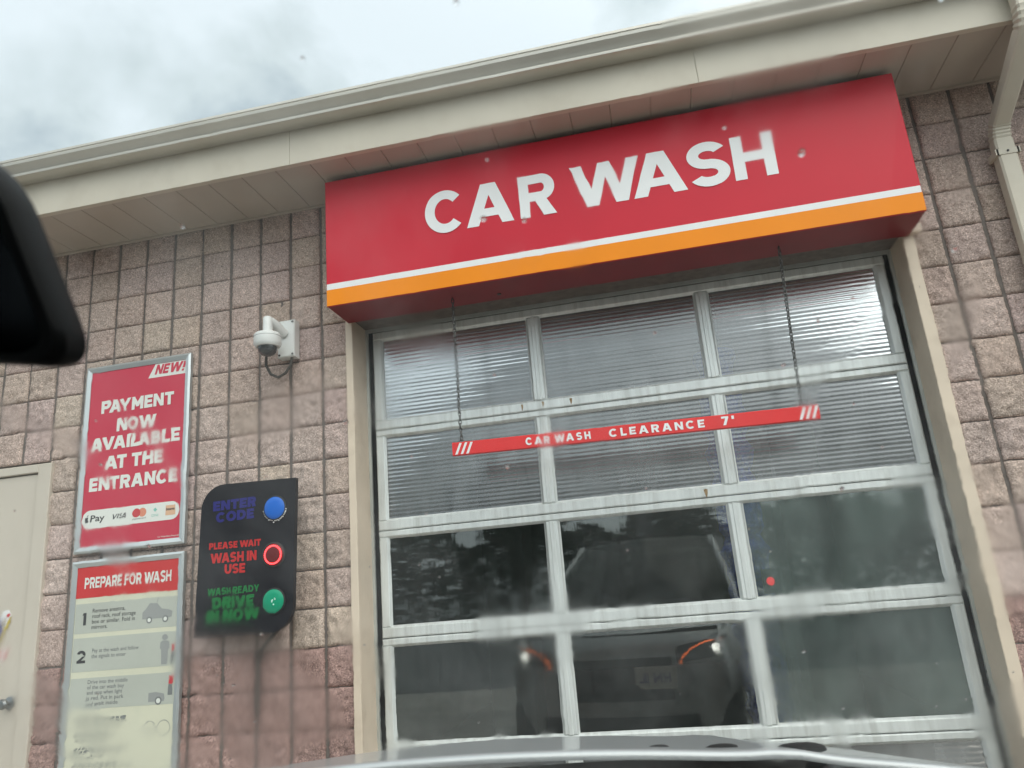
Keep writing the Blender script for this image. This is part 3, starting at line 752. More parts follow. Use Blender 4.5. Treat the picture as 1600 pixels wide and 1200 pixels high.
def chain(x_top, z_top, x_bot, z_bot):
    b = MB(); pitch = .0215; L = math.hypot(x_top - x_bot, z_top - z_bot); n = int(L / pitch)
    for i in range(n):
        t = (i + .5) / n; cx = x_top + (x_bot - x_top) * t; cz = z_top + (z_bot - z_top) * t
        l, w = .0160, .0075; pts = []
        ang = R(45 + 90 * (i % 2) + random.uniform(-12, 12))
        for k in range(12):
            a = 2 * math.pi * k / 12
            px = w * math.cos(a); pz = l * math.sin(a)
            pts.append((cx + px * math.cos(ang), CY + px * math.sin(ang), cz + pz))
        b.tube(pts, .0027, 6, closed=True)
    b.tube([(x_top, CY, z_top + .02), (x_top, CY, z_top)], .004, 8)
    b.tube([(x_bot + .002, CY, z_bot + .006), (x_bot + .016, CY, z_bot - .012)], .002, 6); b.tube([(x_bot - .002, CY, z_bot + .006), (x_bot - .014, CY, z_bot - .012)], .002, 6)
    return b.build("chain", M['chain'], cb, smooth=True, sharp=60)
chain(.862, SZ0 - .012, .861, bzx(.861) + hh + .012)
chain(2.618, SZ0 - .012, 2.580, bzx(2.58) + hh + .012)

# ================================================================= POSTER "PAYMENT NOW AVAILABLE"
def poster_frame(root, x0, x1, z0, z1, bw=.036):
    b = MB(); y0, y1 = -.042, -.014
    def side(p):                               # bevelled snap-frame member
        b.add([(q[0], y1, q[1]) for q in p[:4]] , [])
    o = [(x0, z0), (x1, z0), (x1, z1), (x0, z1)]; i_ = [(x0 + bw, z0 + bw), (x1 - bw, z0 + bw), (x1 - bw, z1 - bw), (x0 + bw, z1 - bw)]
    m_ = [(x0 + bw * .35, z0 + bw * .35), (x1 - bw * .35, z0 + bw * .35), (x1 - bw * .35, z1 - bw * .35), (x0 + bw * .35, z1 - bw * .35)]
    vs = [(p[0], y1, p[1]) for p in o] + [(p[0], y0 + .006, p[1]) for p in o] + [(p[0], y0, p[1]) for p in m_] + [(p[0], y0 + .008, p[1]) for p in i_] + [(p[0], y1, p[1]) for p in i_]
    f = []
    for k in range(4):
        j = (k + 1) % 4
        for l in range(4): f.append((l * 4 + k, l * 4 + j, (l + 1) * 4 + j, (l + 1) * 4 + k))
    b.add(vs, f); b.build("frame", M['alu'], root)
    b = MB(); b.box(x0 + .004, x1 - .004, -.0155, -.013, z0 + .004, z1 - .004); return b
p1x0, p1x1, p1z0, p1z1 = -1.572, -.842, 1.842, 2.990
p1 = thing("poster", (-1.2, -.02, 1.84), "crimson poster with white PAYMENT NOW AVAILABLE AT THE ENTRANCE text in a silver frame", "poster")
poster_frame(p1, p1x0, p1x1, p1z0, p1z1).build("backing", M['alu'], p1)
PY = -.030
b = MB(); b.box(p1x0 + .03, p1x1 - .03, PY, -.016, p1z0 + .03, p1z1 - .03); b.build("sheet", M['poster'], p1)
b = MB()
add_text(b, "PAYMENT", -1.452, -.950, 2.681, .080, PY - .001, .27, .09)
add_text(b, "NOW", -1.336, -1.064, 2.557, .080, PY - .001, .27, .09)
add_text(b, "AVAILABLE", -1.506, -.900, 2.450, .080, PY - .001, .27, .09)
add_text(b, "AT THE", -1.398, -1.010, 2.328, .082, PY - .001, .27, .09)
add_text(b, "ENTRANCE", -1.500, -.907, 2.204, .080, PY - .001, .27, .09)
b.build("lettering", M['ink_white'], p1)
b = MB(); b.poly([(-1.135, 2.866), (p1x1 - .038, 2.866), (p1x1 - .038, 2.952), (-1.088, 2.952)], PY - .0008); b.build("banner", M['ink_white'], p1)
b = MB(); add_text(b, "NEW!", -1.092, -.892, 2.884, .062, PY - .0014, .27, .08, slant=.28); b.build("banner_lettering", M['poster'], p1)
b = MB(); b.poly(rrect(-1.532, -.884, 1.986, 2.092, .053), PY - .0008); b.build("card_strip", M['ink_white'], p1)
b = MB(); zc = 2.039
b.poly([(-1.500 + a * .016, zc + .001 + c * .019) for a, c in ((-.2, -1), (.2, -.9), (.55, -1), (.9, -.4), (.6, .0), (.75, .55), (.4, .75), (.05, .6), (-.35, .75), (-.8, .4), (-.85, -.2), (-.6, -.8))], PY - .0014)
b.poly([(-1.499, zc + .017), (-1.494, zc + .018), (-1.489, zc + .026), (-1.494, zc + .026)], PY - .0014)
small_text(b, "Pay", -1.478, zc - .013, .052, PY - .0014, .098, .0008)
b.build("wallet_logo", M['ink'], p1)
b = MB(); add_text(b, "VI", -1.334, -1.292, zc - .012, .028, PY - .0014, .2, .1, slant=.25); add_text(b, "SA", -1.288, -1.236, zc - .012, .028, PY - .0014, .2, .08, slant=.25)
b.build("card_lettering", M['ink'], p1)
b = MB(); b.poly(disc(-1.166, zc + .008, .026), PY - .0014); b.build("red_circle", M['ink_red'], p1)
b = MB(); b.poly(disc(-1.127, zc + .008, .026), PY - .0012); b.build("coral_circle", M['ink_orange'], p1)
b = MB(); small_text(b, "mastercard", -1.186, zc - .030, .014, PY - .0014, .082); b.build("card_name", M['ink'], p1)
b = MB(); b.poly([(-1.043, zc + .002), (-1.030, zc + .014), (-1.043, zc + .027), (-1.056, zc + .014)], PY - .0014); small_text(b, "DNI", -1.066, zc - .026, .022, PY - .0014, .044); b.build("teal_logo", M['ink_teal'], p1)
b = MB(); b.box(-.974, -.912, PY - .0016, PY - .0006, zc - .026, zc + .032); b.build("peach_logo", M['ink_peach'], p1)
b = MB(); small_text(b, "Interac", -.970, zc + .002, .021, PY - .0024, .055, .0006); b.build("peach_lettering", M['ink'], p1)
b = MB(); small_text(b, "Car Wash Entry Required", -1.02, p1z0 + .047, .013, PY - .0014, .138); b.build("small_print", M['ink_white'], p1)

# ================================================================= POSTER "PREPARE FOR WASH"
p2x0, p2x1, p2z0, p2z1 = -1.570, -.838, .600, 1.798
p2 = thing("poster", (-1.2, -.02, .60), "cream instruction board headed PREPARE FOR WASH in a silver frame", "poster")
poster_frame(p2, p2x0, p2x1, p2z0, p2z1).build("backing", M['alu'], p2)
b = MB(); b.box(p2x0 + .03, p2x1 - .03, PY, -.016, p2z0 + .03, p2z1 - .03); b.build("sheet", M['paper'], p2)
b = MB(); b.box(p2x0 + .032, p2x1 - .032, PY - .0012, PY + .001, 1.588, p2z1 - .032); b.build("heading", M['poster_red'], p2)
b = MB(); add_text(b, "PREPARE FOR WASH", -1.482, -.916, 1.640, .062, PY - .0018, .23, .09); b.build("heading_lettering", M['ink_white'], p2)
for z0, z1 in ((1.392, 1.556), (1.186, 1.368), (.990, 1.152)):
    b = MB(); b.box(-1.530, -.878, PY - .0008, PY + .001, z0, z1); b.build("step_card", M['card'], p2)
b = MB(); yy = PY - .0014
add_text(b, "1", -1.482, -1.456, 1.437, .068, yy, .3)
add_text(b, "2", -1.500, -1.444, 1.232, .068, yy, .24)
for i, s in enumerate(("Remove antenna,", "roof rack, roof storage", "box or similar. Fold in", "mirrors.")):
    small_text(b, s, -1.419, 1.503 - .030 * i, .032, yy, {0: .215, 1: .283, 2: .280, 3: .105}[i], .0002)
b.build("step_lettering", M['ink'], p2)
b = MB()
for i, s in enumerate(("Pay at the wash and follow", "the signals to enter")):
    small_text(b, s, -1.405, 1.286 - .030 * i, .030, yy, {0: .30, 1: .22}[i], .0002)
for i, s in enumerate(("Drive into the middle", "of the car wash bay", "and stop when light", "is red. Put in park", "and wait inside")):
    small_text(b, s, -1.420, 1.120 - .028 * i, .029, yy, (.255, .235, .225, .235, .2)[i], .0002)
rr = random.Random(3)                       # fine print too small and smeared to read: thin broken rules
for i in range(11):
    b.cut(); z = .950 - i * .026 - (.012 if i % 3 == 0 else 0); x = -1.50 + rr.uniform(0, .03)
    xe = x + rr.uniform(.16, .42)
    while x < xe:
        w = rr.uniform(.012, .036); b.poly([(x, z), (x + w, z), (x + w, z + .009), (x, z + .009)], yy); x += w + .007
b.build("fine_print", M['ink_grey'], p2)
b = MB()                                    # car picture on step 1
cx, cz = -1.092, 1.430
b.poly([(cx + a, cz + c) for a, c in ((0, .012), (.03, .012), (.035, .0), (.055, .0), (.06, .012), (.128, .012), (.133, 0), (.158, 0), (.163, .012), (.186, .014), (.188, .045), (.165, .056), (.12, .062), (.09, .094), (.045, .096), (.018, .064), (.0, .05))], yy)
b.poly([(cx + .086, cz + .098), (cx + .090, cz + .098), (cx + .098, cz + .124), (cx + .095, cz + .124)], yy)
b.cut(); b.poly([(-1.000 - .03, 1.006), (-.935, 1.006), (-.930, 1.020), (-.935, 1.045), (-.985, 1.055), (-1.030, 1.052)], yy)
b.cut(); b.poly([(-.96 + a, 1.195 + c) for a, c in ((0, 0), (.030, 0), (.034, .08), (.042, .082), (.040, .118), (.026, .126), (.004, .126), (-.010, .118), (-.012, .082), (-.004, .08))], yy)
b.cut(); b.poly(disc(-.945, 1.338, .016, 16), yy)
b.build("pictogram", M['ink_light'], p2)
b = MB()
for (a, z, r_) in ((cx + .045, cz + .006, .018), (cx + .146, cz + .006, .018), (-.968, 1.010, .021)):
    b.cut(); b.poly(disc(a, z, r_, 20), yy - .0004)
b.build("pictogram_tyre", M['ink_grey'], p2)
b = MB()
for (a, z, r_) in ((cx + .045, cz + .006, .011), (cx + .146, cz + .006, .011), (-.968, 1.010, .013)): b.cut(); b.poly(disc(a, z, r_, 20), yy - .0008)
b.build("pictogram_wheel", M['ink_white'], p2)
b = MB(); b.poly([(-.905, 1.196), (-.884, 1.196), (-.884, 1.262), (-.905, 1.262)], yy - .0006); b.cut(); b.poly([(-.912, 1.036), (-.886, 1.036), (-.886, 1.090), (-.912, 1.090)], yy - .0006); b.build("signal_picture_body", M['ink_grey'], p2)
b = MB(); b.poly([(-.905, 1.264), (-.884, 1.264), (-.884, 1.300), (-.905, 1.300)], yy - .0006); b.cut(); b.poly([(-.912, 1.092), (-.886, 1.092), (-.886, 1.134), (-.912, 1.134)], yy - .0006); b.build("signal_picture_lamp", M['ink_red'], p2)
b = MB()
for a in (-1.016, -.930):
    b.cut(); ro, ri = disc(a, .874, .040, 28), disc(a, .874, .037, 28)
    for i in range(28): j = (i + 1) % 28; b.poly([ro[i], ro[j], ri[j], ri[i]], yy)
b.poly([(-1.035, .866), (-1.0, .866), (-1.0, .872), (-1.035, .872)], yy)
b.build("round_badge", M['ink_light'], p2)

# ================================================================= BLACK SIGNAL PANEL
ly0, ly1 = -.150, -.118
sp = thing("signal_panel", (-.39, -.05, 1.15), "black wash signal panel with blue red and green lamps and two rounded corners", "signal panel")
outline = [(-.684, 1.325)] + [(-.400, 1.316)] + [(-.245 + .137 * math.sin(R(a)), 1.455 - .137 * math.cos(R(a))) for a in range(0, 91, 9)] + [(-.091, 2.122), (-.525, 2.132)] + [(-.525 - .137 * math.sin(R(a)), 1.995 + .137 * math.cos(R(a))) for a in range(9, 91, 9)]
b = MB(); b.slab(outline, ly0, ly1); b.build("panel_board", M['panel_black'], sp)
ty = ly0 - .0012
b = MB(); add_text(b, "ENTER", -.588, -.326, 1.986, .054, ty, .30, .07, dz=.004); add_text(b, "CODE", -.566, -.338, 1.922, .054, ty, .30, .07, dz=.004); b.build("blue_lettering", M['txt_blue'], sp)
b = MB(); add_text(b, "PLEASE WAIT", -.606, -.296, 1.778, .036, ty, .27, .08, dz=-.004); add_text(b, "WASH IN", -.596, -.320, 1.704, .052, ty, .27, .08, dz=-.004); add_text(b, "USE", -.509, -.386, 1.642, .050, ty, .27, .08, dz=-.002); b.build("red_lettering", M['txt_red'], sp)
b = MB(); add_text(b, "WASH READY", -.608, -.302, 1.536, .036, ty, .27, .08); add_text(b, "DRIVE", -.577, -.332, 1.464, .060, ty, .30, .07); add_text(b, "IN NOW", -.609, -.298, 1.396, .060, ty, .30, .07); b.build("green_lettering", M['txt_green'], sp)
for nm, lx, lz, mt in (("blue", -.213, 1.968, 'lens_blue'), ("red", -.218, 1.718, 'lens_red'), ("green", -.217, 1.479, 'lens_green')):
    b = MB(); b.lathe([(.068, 0), (.068, .006), (.062, .010), (.060, .006)], (lx, ly0, lz), 32, 'y')
    rg = b.build("signal_lamp", M['seal'], sp, smooth=True); rg['label'] = "round %s signal lamp" % nm
    b = MB(); b.lathe([(.061, 0), (.061, .007), (.056, .011), (.036, .0145), (.012, .016), (.001, .0161)], (lx, ly0, lz), 32, 'y'); b.build("lens", M[mt], rg, smooth=True)
    if nm == 'red':
        b = MB()
        for k in range(30):
            a = 2 * math.pi * k / 30; b.cut(); b.lathe([(.0042, 0), (.0042, .003), (.002, .005)], (lx + .047 * math.cos(a), ly0 - .0118, lz + .047 * math.sin(a)), 8, 'y')
        b.build("led", M['led_red'], rg)
    if nm == 'green':
        b = MB()
        for k in range(7): b.lathe([(.005, 0), (.003, .003)], (lx + random.uniform(-.015, .015), ly0 - .0150, lz + random.uniform(-.02, .02)), 6, 'y')
        b.build("led_cluster", M['lens_spot'], rg)
    if nm == 'blue':
        b = MB()                            # ragged bead of white sealant under the blue lamp
        for k in range(26):
            a = R(185 + k * 6.6); r_ = .067 + random.uniform(-.001, .002)
            b.lathe([(.0035, 0), (.0035, .005), (.001, .008)], (lx + r_ * math.cos(a), ly0, lz + r_ * math.sin(a) - (random.uniform(.003, .011) if k % 4 == 0 else 0)), 6, 'y')
        b.build("sealant", M['white'], rg)
b = MB(); b.tube([(-.20, ly1 + .004, 1.36), (-.215, -.10, 1.34), (-.36, -.055, 1.215), (-.377, -.03, 1.20)], .011, 10); 
b.build("support_arm", M['cable'], sp, smooth=True)
b = MB(); b.tube([(-.377, -.03, 1.235), (-.377, -.03, 0.9)], .0135, 10); b.box(-.395, -.359, -.035, -.005, 1.185, 1.225)
b.build("conduit", M['cable'], sp, smooth=True)
b = MB(); b.box(-.6, -.55, ly1, -.008, 1.75, 1.80).cut(); b.box(-.25, -.20, ly1, -.008, 1.75, 1.80)
b.build("spacer", M['cable'], sp, smooth=True)

# ================================================================= SECURITY CAMERA
cc = thing("security_camera", (-.19, -.02, 2.84), "white dome security camera on a wall box with a dark looped cable", "camera")
b = MB()
b.bbox(-.248, -.140, -.068, -.004, 2.858, 3.088, .006); b.build("wall_box", M['cctv'], cc)
b = MB()
for (x, z) in ((-.236, 3.074), (-.152, 3.074), (-.236, 2.872), (-.152, 2.872)): b.cut(); b.lathe([(.0065, 0), (.0065, .003)], (x, -.068, z), 10, 'y')
b.build("screw", M['screw'], cc)
dcx, dcy = -.243, -.190
b = MB()
b.tube([(-.205, -.066, 3.000), (-.222, -.12, 3.035), (-.236, -.165, 3.052), (dcx, dcy, 3.045)], [.030, .028, .026, .026], 16)
b.lathe([(.020, .068), (.026, .060), (.027, .02), (.027, -.022), (.040, -.026), (.068, -.040), (.073, -.046)], (dcx, dcy, 3.005), 32)
b.build("arm", M['cctv'], cc, smooth=True, sharp=50)
b = MB(); b.lathe([(.030, .006), (.070, 0), (.0765, -.008), (.0775, -.020), (.0775, -.062), (.071, -.074), (.066, -.080), (.056, -.081)], (dcx, dcy, 2.967), 40)
hs = b.build("housing", M['cctv'], cc, smooth=True, sharp=30)
b = MB(); b.lathe([(.0782, -.021), (.0782, -.0225)], (dcx, dcy, 2.967), 40); b.build("seam", M['screw'], hs)
b = MB(); b.lathe([(.056, 0), (.055, -.012), (.048, -.032), (.034, -.046), (.016, -.054), (.001, -.056)], (dcx, dcy, 2.888), 36); b.build("dome", M['dome'], cc, smooth=True)
b = MB(); b.tube([(-.262, -.125, 2.92), (-.310, -.085, 2.875), (-.322, -.065, 2.825), (-.300, -.055, 2.772), (-.250, -.052, 2.748), (-.205, -.050, 2.768), (-.172, -.045, 2.815), (-.168, -.040, 2.862)], .0085, 10)
b.build("cable", M['cable'], cc, smooth=True)

# ================================================================= MAGNETS ON THE SERVICE DOOR
rb = thing("ribbon_magnet", (-2.03, -.008, 1.36), "awareness ribbon magnet in blue white and yellow on the service door", "magnet")
b = MB(); yr = -.0085
b.slab([(-2.10, 1.50), (-2.075, 1.49), (-2.03, 1.43), (-2.00, 1.475), (-1.985, 1.53), (-2.005, 1.565), (-2.04, 1.560), (-2.06, 1.52), (-2.045, 1.50), (-2.02, 1.52), (-2.012, 1.50), (-2.035, 1.455), (-2.085, 1.40)], yr, -.0055)
b.build("white_band", M['white'], rb)
b = MB(); b.slab([(-2.16, 1.30), (-2.12, 1.30), (-2.035, 1.44), (-2.06, 1.52), (-2.075, 1.50)], yr - .001, yr); b.build("blue_band", M['blue'], rb)
b = MB(); b.slab([(-2.085, 1.36), (-2.07, 1.345), (-1.985, 1.49), (-1.985, 1.525)], yr - .002, yr - .001); b.build("yellow_band", M['yellow'], rb)
b = MB(); b.slab(disc(-2.002, 1.532, .010, 14), yr - .003, yr - .001); b.build("red_dot", M['ink_red'], rb)
fm = thing("flag_magnet", (-2.02, -.008, 1.27), "small red and white maple leaf flag magnet below the ribbon on the service door", "magnet")
def fl(a, c): return (-2.052 + a * .95 + c * .18, 1.285 + c - a * .05)
b = MB(); b.slab([fl(0, 0), fl(.06, 0), fl(.06, .055), fl(0, .055)], yr, -.0055); b.build("white_field", M['white'], fm)
b = MB(); b.slab([fl(0, 0), fl(.014, 0), fl(.014, .055), fl(0, .055)], yr - .0008, yr); b.slab([fl(.046, 0), fl(.06, 0), fl(.06, .055), fl(.046, .055)], yr - .0008, yr)
b.slab([fl(.030 + .011 * math.cos(R(a)) * (1 if i % 2 else .5), .028 + .015 * math.sin(R(a)) * (1 if i % 2 else .5)) for i, a in enumerate(range(0, 360, 36))], yr - .0008, yr)
b.build("red_emblem", M['ink_red'], fm)

# ================================================================= INSIDE THE BAY
def brush(x, y, label):
    t = thing("wash_brush", (x, y, 0), label, "wash brush")
    b = MB(); b.tube([(x, y, .02), (x, y, 3.2)], .05, 10); b.build("spindle", M['machine'], t)
    prof = []
    for i in range(61):
        z = .25 + 2.5 * i / 60; prof.append((.125 + .015 * math.sin(i * 1.3) + random.uniform(-.015, .015), z))
    b = MB(); b.lathe([(.05, .25)] + prof + [(.05, 2.76)], (x, y, 0), 26); b.build("bristles", M['brush'], t)
brush(2.29, .72, "tall dark blue upright wash brush behind the right mullion of the bay door")
sl = thing("stop_light", (2.40, .50, 0), "small lit red stop light on a thin post inside the wash bay", "signal light")
b = MB(); b.tube([(2.40, .50, 0.01), (2.40, .50, 1.30)], .014, 10); b.box(2.335, 2.425, .47, .53, 1.30, 1.43); b.build("post", M['machine'], sl)
b = MB(); b.lathe([(.021, 0), (.018, .008), (.006, .012)], (2.372, .47, 1.364), 18, 'y'); b.build("lit_lens", M['red_lamp'], sl, smooth=True)
mc = thing("wash_gantry", (.9, 4.2, 0), "dark wash gantry standing across the bay behind the door glass", "wash gantry")
b = MB(); b.box(-.1, .35, 4.0, 4.6, .01, 2.9); b.box(3.0, 3.45, 4.0, 4.6, .01, 2.9); b.build("column", M['machine'], mc)
b = MB(); b.box(-.1, 3.45, 3.95, 4.65, 2.9, 3.3); b.tube([(.35, 4.1, 2.4), (3.0, 4.1, 2.4)], .12, 14); b.build("crossbeam", M['machine'], mc)

# ================================================================= THE CAR (the picture is taken from its passenger seat)
CARX, CARY, CARYAW = 1.640, -3.883, R(9)
car = thing("suv", (CARX, CARY, 0), "grey SUV with lit headlights facing the bay door, its silver hood in front", "car", rz=CARYAW)
def cbuild(mb, name, m, parent=car, **k): return mb.build(name, m, parent, world=False, **k)
HW = .93
# lower body: sides with wheel arches
WYF, WYR, WR = 1.62, -1.22, .36
def half_w(y): return HW - .10 * max(0, (y - 1.3) / .8) ** 2 - .07 * max(0, (-1.7 - y) / .6) ** 2
def belt(y): return 1.15 - .19 * max(0, y - .95) - .02 * max(0, (-1.5 - y))
def sill(y):
    z = .30
    for c in (WYF, WYR):
        d = abs(y - c)
        if d < WR + .05: z = max(z, .34 + math.sqrt(max(0, (WR + .05) ** 2 - d * d)))
    return z
b = MB()
ys = np.linspace(1.98, -2.25, 90)
for sgn in (-1, 1):
    P = []
    for y in ys:
        w, s_, q = half_w(y), belt(y), sill(y); h = s_ - q
        P.append([(sgn * (w - .03), y, q), (sgn * (w + .005), y, q + h * .12), (sgn * w, y, q + h * .45), (sgn * (w - .012), y, q + h * .62), (sgn * (w - .035), y, s_ - .05), (sgn * (w - .075), y, s_ - .008), (sgn * (w - .13), y, s_)])
    b.grid(P)
P = [[(x, -2.25 - .28 * math.sin(math.pi * (z - .35) / 1.5) * (1 - (abs(x) / .95) ** 4), z) for z in np.linspace(.35, 1.16, 8)] for x in np.linspace(-HW + .08, HW - .08, 14)]
b.grid(P)
body = cbuild(b, "body", M['paint'], smooth=True)
b = MB()
fy_ = lambda x: 2.13 - .26 * (abs(x) / .92) ** 2.6
FP = [(-.06, .24), (.0, .36), (.01, .52), (-.005, .70), (-.03, .84), (-.085, .95), (-.15, 1.01)]
def front_pt(x, z, out=0.0):
    zs = [p[1] for p in FP]; dy = np.interp(z, zs, [p[0] for p in FP]); return (x, fy_(x) + dy + out, z)
P = [[front_pt(x, z) for z in np.linspace(.24, 1.01, 12)] for x in np.linspace(-.90, .90, 31)]
b.grid(P); cbuild(b, "bumper", M['paint'], smooth=True)
def patch(pts_fn, nx, nz, out): return [[front_pt(*pts_fn(i / nx, j / nz), out) for j in range(nz + 1)] for i in range(nx + 1)]
b = MB(); b.grid(patch(lambda u, v: (-.46 + .92 * u, .55 + (.30) * v), 14, 6, .012)); cbuild(b, "grille", M['trim'])
b = MB(); b.grid(patch(lambda u, v: (-.62 + 1.24 * u, .30 + .14 * v), 14, 4, .010)); cbuild(b, "lower_intake", M['trim'])
for sgn in (-1, 1):
    b = MB(); b.grid(patch(lambda u, v: (sgn * (.50 + .37 * u), (.80 + .03 * u) + (.115 + .03 * u) * v), 10, 5, .012)); hl = cbuild(b, "headlight", M['lamp_house'], smooth=True)
    b = MB()
    pts = [front_pt(sgn * (.525 + .30 * t ** 1.7), .795 + .155 * (1 - (1 - t) ** 1.6), .024) for t in np.linspace(0, 1, 16)]
    b.tube(pts, .0055, 8); cbuild(b, "amber_strip", M['drl'], hl)
    c = front_pt(sgn * .775, .885, .014)
    b = MB(); b.lathe([(.036, 0), (.031, -.014), (.008, -.024)], c, 16, 'y'); cbuild(b, "lit_bulb", M['lamp_lit'], hl)
b = MB(); c = front_pt(.33, .66, .02); b.box(c[0] - .155, c[0] + .155, c[1] - .004, c[1] + .006, .63, .79); pl = cbuild(b, "license_plate", M['plate'])
b = MB(); Pq, ww = text_polys("HN IL", .2, .2)
for i, p in enumerate(Pq): b.add([(c[0] + .12 - a / ww * .24, c[1] + .0075 + .0001 * (i % 8), .675 + d * .07) for a, d in p], [tuple(range(len(p)))])
cbuild(b, "plate_lettering", M['blue'], pl)
# hood
def hood_z(x, y):
    z = 1.213 - .150 * (y - 1.1) - .11 * x * x - .05 * max(0, (y - 1.72) / .25) ** 3
    z += .006 * math.exp(-((abs(x) - .52) / .05) ** 2)          # pressed crease either side
    return z
b = MB()
P = []
for x in np.linspace(-.80, .80, 49):
    yl = .05 * (1 - (x / .8) ** 2); z_ = hood_z(x, 1.072 + yl); row = [(x, 1.062 + yl, z_ - .011), (x, 1.0625 + yl, z_ - .006), (x, 1.0645 + yl, z_ - .0025), (x, 1.068 + yl, z_ - .0005)]
    yend = fy_(x) - .15 - .0
    for t in np.linspace(0, 1, 22):
        y0 = 1.072 + .05 * (1 - (x / .8) ** 2); y = y0 + (yend - y0) * t; row.append((x, y, hood_z(x, y)))
    P.append(row)
b.grid(P); hood = cbuild(b, "hood", M['paint'], smooth=True, sharp=40)
b = MB()
P = []
for sgn in (-1, 1):
    P = [[(sgn * (.80 + .012 * 0 + d), y, z) for d, z in ((.003, hood_z(.80, y) - .003), (.03, hood_z(.80, y) - .010), (half_w(y) - .13 - .80 + .004, belt(y) - .001))] for y in np.linspace(1.0, 1.95, 16)]
    b.grid(P); b.cut()
cbuild(b, "fender_top", M['paint'], smooth=True)
for (x, y, r_) in ((.355, 1.21, .017), (.448, 1.20, .026), (.560, 1.19, .040)):
    b = MB(); z = hood_z(x, y)
    b.add([(x + r_ * math.cos(2 * math.pi * k / 20) * f, y + .6 * r_ * math.sin(2 * math.pi * k / 20) * f, z - .002 + h) for f, h in ((1, 0), (.92, r_ * .13), (.65, r_ * .22), (.25, r_ * .26)) for k in range(20)],
          [(i * 20 + k, i * 20 + (k + 1) % 20, (i + 1) * 20 + (k + 1) % 20, (i + 1) * 20 + k) for i in range(3) for k in range(20)] + [tuple(range(60, 80))])
    cbuild(b, "washer_nozzle", M['trim'], smooth=True)
# cowl, dashboard
b = MB(); b.grid([[(x, 1.062 + .05 * (1 - (x / .9) ** 2), 1.150 - .03 * (x / .8) ** 2), (x, .99 + .05 * (1 - (x / .9) ** 2), 1.165 - .03 * (x / .8) ** 2), (x, .90, 1.135)] for x in np.linspace(-.86, .86, 21)]); cbuild(b, "cowl", M['trim'], smooth=True)
b = MB(); b.prism_x([(.93, .6), (.93, 1.120), (.62, 1.115), (.50, 1.06), (.45, .9), (.5, .6)], -.85, .85); dash = cbuild(b, "dashboard", M['dash'])
b = MB(); pts = [(-.38 + .18 * math.cos(2 * math.pi * k / 28), .30 - .07 * math.sin(2 * math.pi * k / 28), .98 + .165 * math.sin(2 * math.pi * k / 28)) for k in range(28)]
b.tube(pts, .015, 8, closed=True); b.tube([(-.56, .30, .98), (-.2, .30, .98)], .02, 8); b.tube([(-.38, .30, .98), (-.38, .5, .92)], .03, 8); cbuild(b, "steering_wheel", M['dash'])
for sx in (-.38, .38):
    b = MB(); b.bbox(sx - .25, sx + .25, -.75, -.25, .35, .55, .03); b.bbox(sx - .24, sx + .24, -.92, -.76, .5, 1.12, .04); b.bbox(sx - .12, sx + .12, -.93, -.84, 1.15, 1.36, .03)
    cbuild(b, "seat", M['dash'])
# greenhouse
WB, WT = (1.02, 1.145, .885), (.13, 1.80, .64)               # windshield base / top: y, z, half width
def ws_pt(u, v, off=0.0):                                    # u in -1..1, v 0 base..1 top
    y = WB[0] + (WT[0] - WB[0]) * v; z = WB[1] + (WT[1] - WB[1]) * v; w = WB[2] + (WT[2] - WB[2]) * v
    bulge = .055 * (1 - u * u); n = Vector((0, .57, .82)).normalized()
    p = Vector((u * w, y, z)) + n * (bulge * .8 + .025 * math.sin(math.pi * v) + off); return p
b = MB(); b.grid([[ws_pt(u, v) for v in np.linspace(0, 1, 17)] for u in np.linspace(-1, 1, 33)])
ni, nj = 33, 17
me_o = MB(); vin = [ws_pt(u, v) for u in np.linspace(-1, 1, ni) for v in np.linspace(0, 1, nj)]; vout = [ws_pt(u, v, .005) for u in np.linspace(-1, 1, ni) for v in np.linspace(0, 1, nj)]
K = ni * nj
def q_(i, j): return i * nj + j
fin = [(q_(i, j), q_(i, j + 1), q_(i + 1, j + 1), q_(i + 1, j)) for i in range(ni - 1) for j in range(nj - 1)]
fout = [(K + q_(i, j), K + q_(i + 1, j), K + q_(i + 1, j + 1), K + q_(i, j + 1)) for i in range(ni - 1) for j in range(nj - 1)]
rim_ = []
for i in range(ni - 1):
    rim_ += [(q_(i, 0), q_(i + 1, 0), K + q_(i + 1, 0), K + q_(i, 0)), (q_(i, nj - 1), K + q_(i, nj - 1), K + q_(i + 1, nj - 1), q_(i + 1, nj - 1))]
for j in range(nj - 1):
    rim_ += [(q_(0, j), K + q_(0, j), K + q_(0, j + 1), q_(0, j + 1)), (q_(ni - 1, j), q_(ni - 1, j + 1), K + q_(ni - 1, j + 1), K + q_(ni - 1, j))]
me_o.add(vin + vout, fin + fout + rim_)
ws = cbuild(me_o, "windshield", M['ws_in'], smooth=True, sharp=60)
ws.data.materials.append(M['ws_out'])
nin = len(fin)
for i in range(nin, nin + len(fout)): ws.data.polygons[i].material_index = 1
b = MB(); rd = random.Random(5)
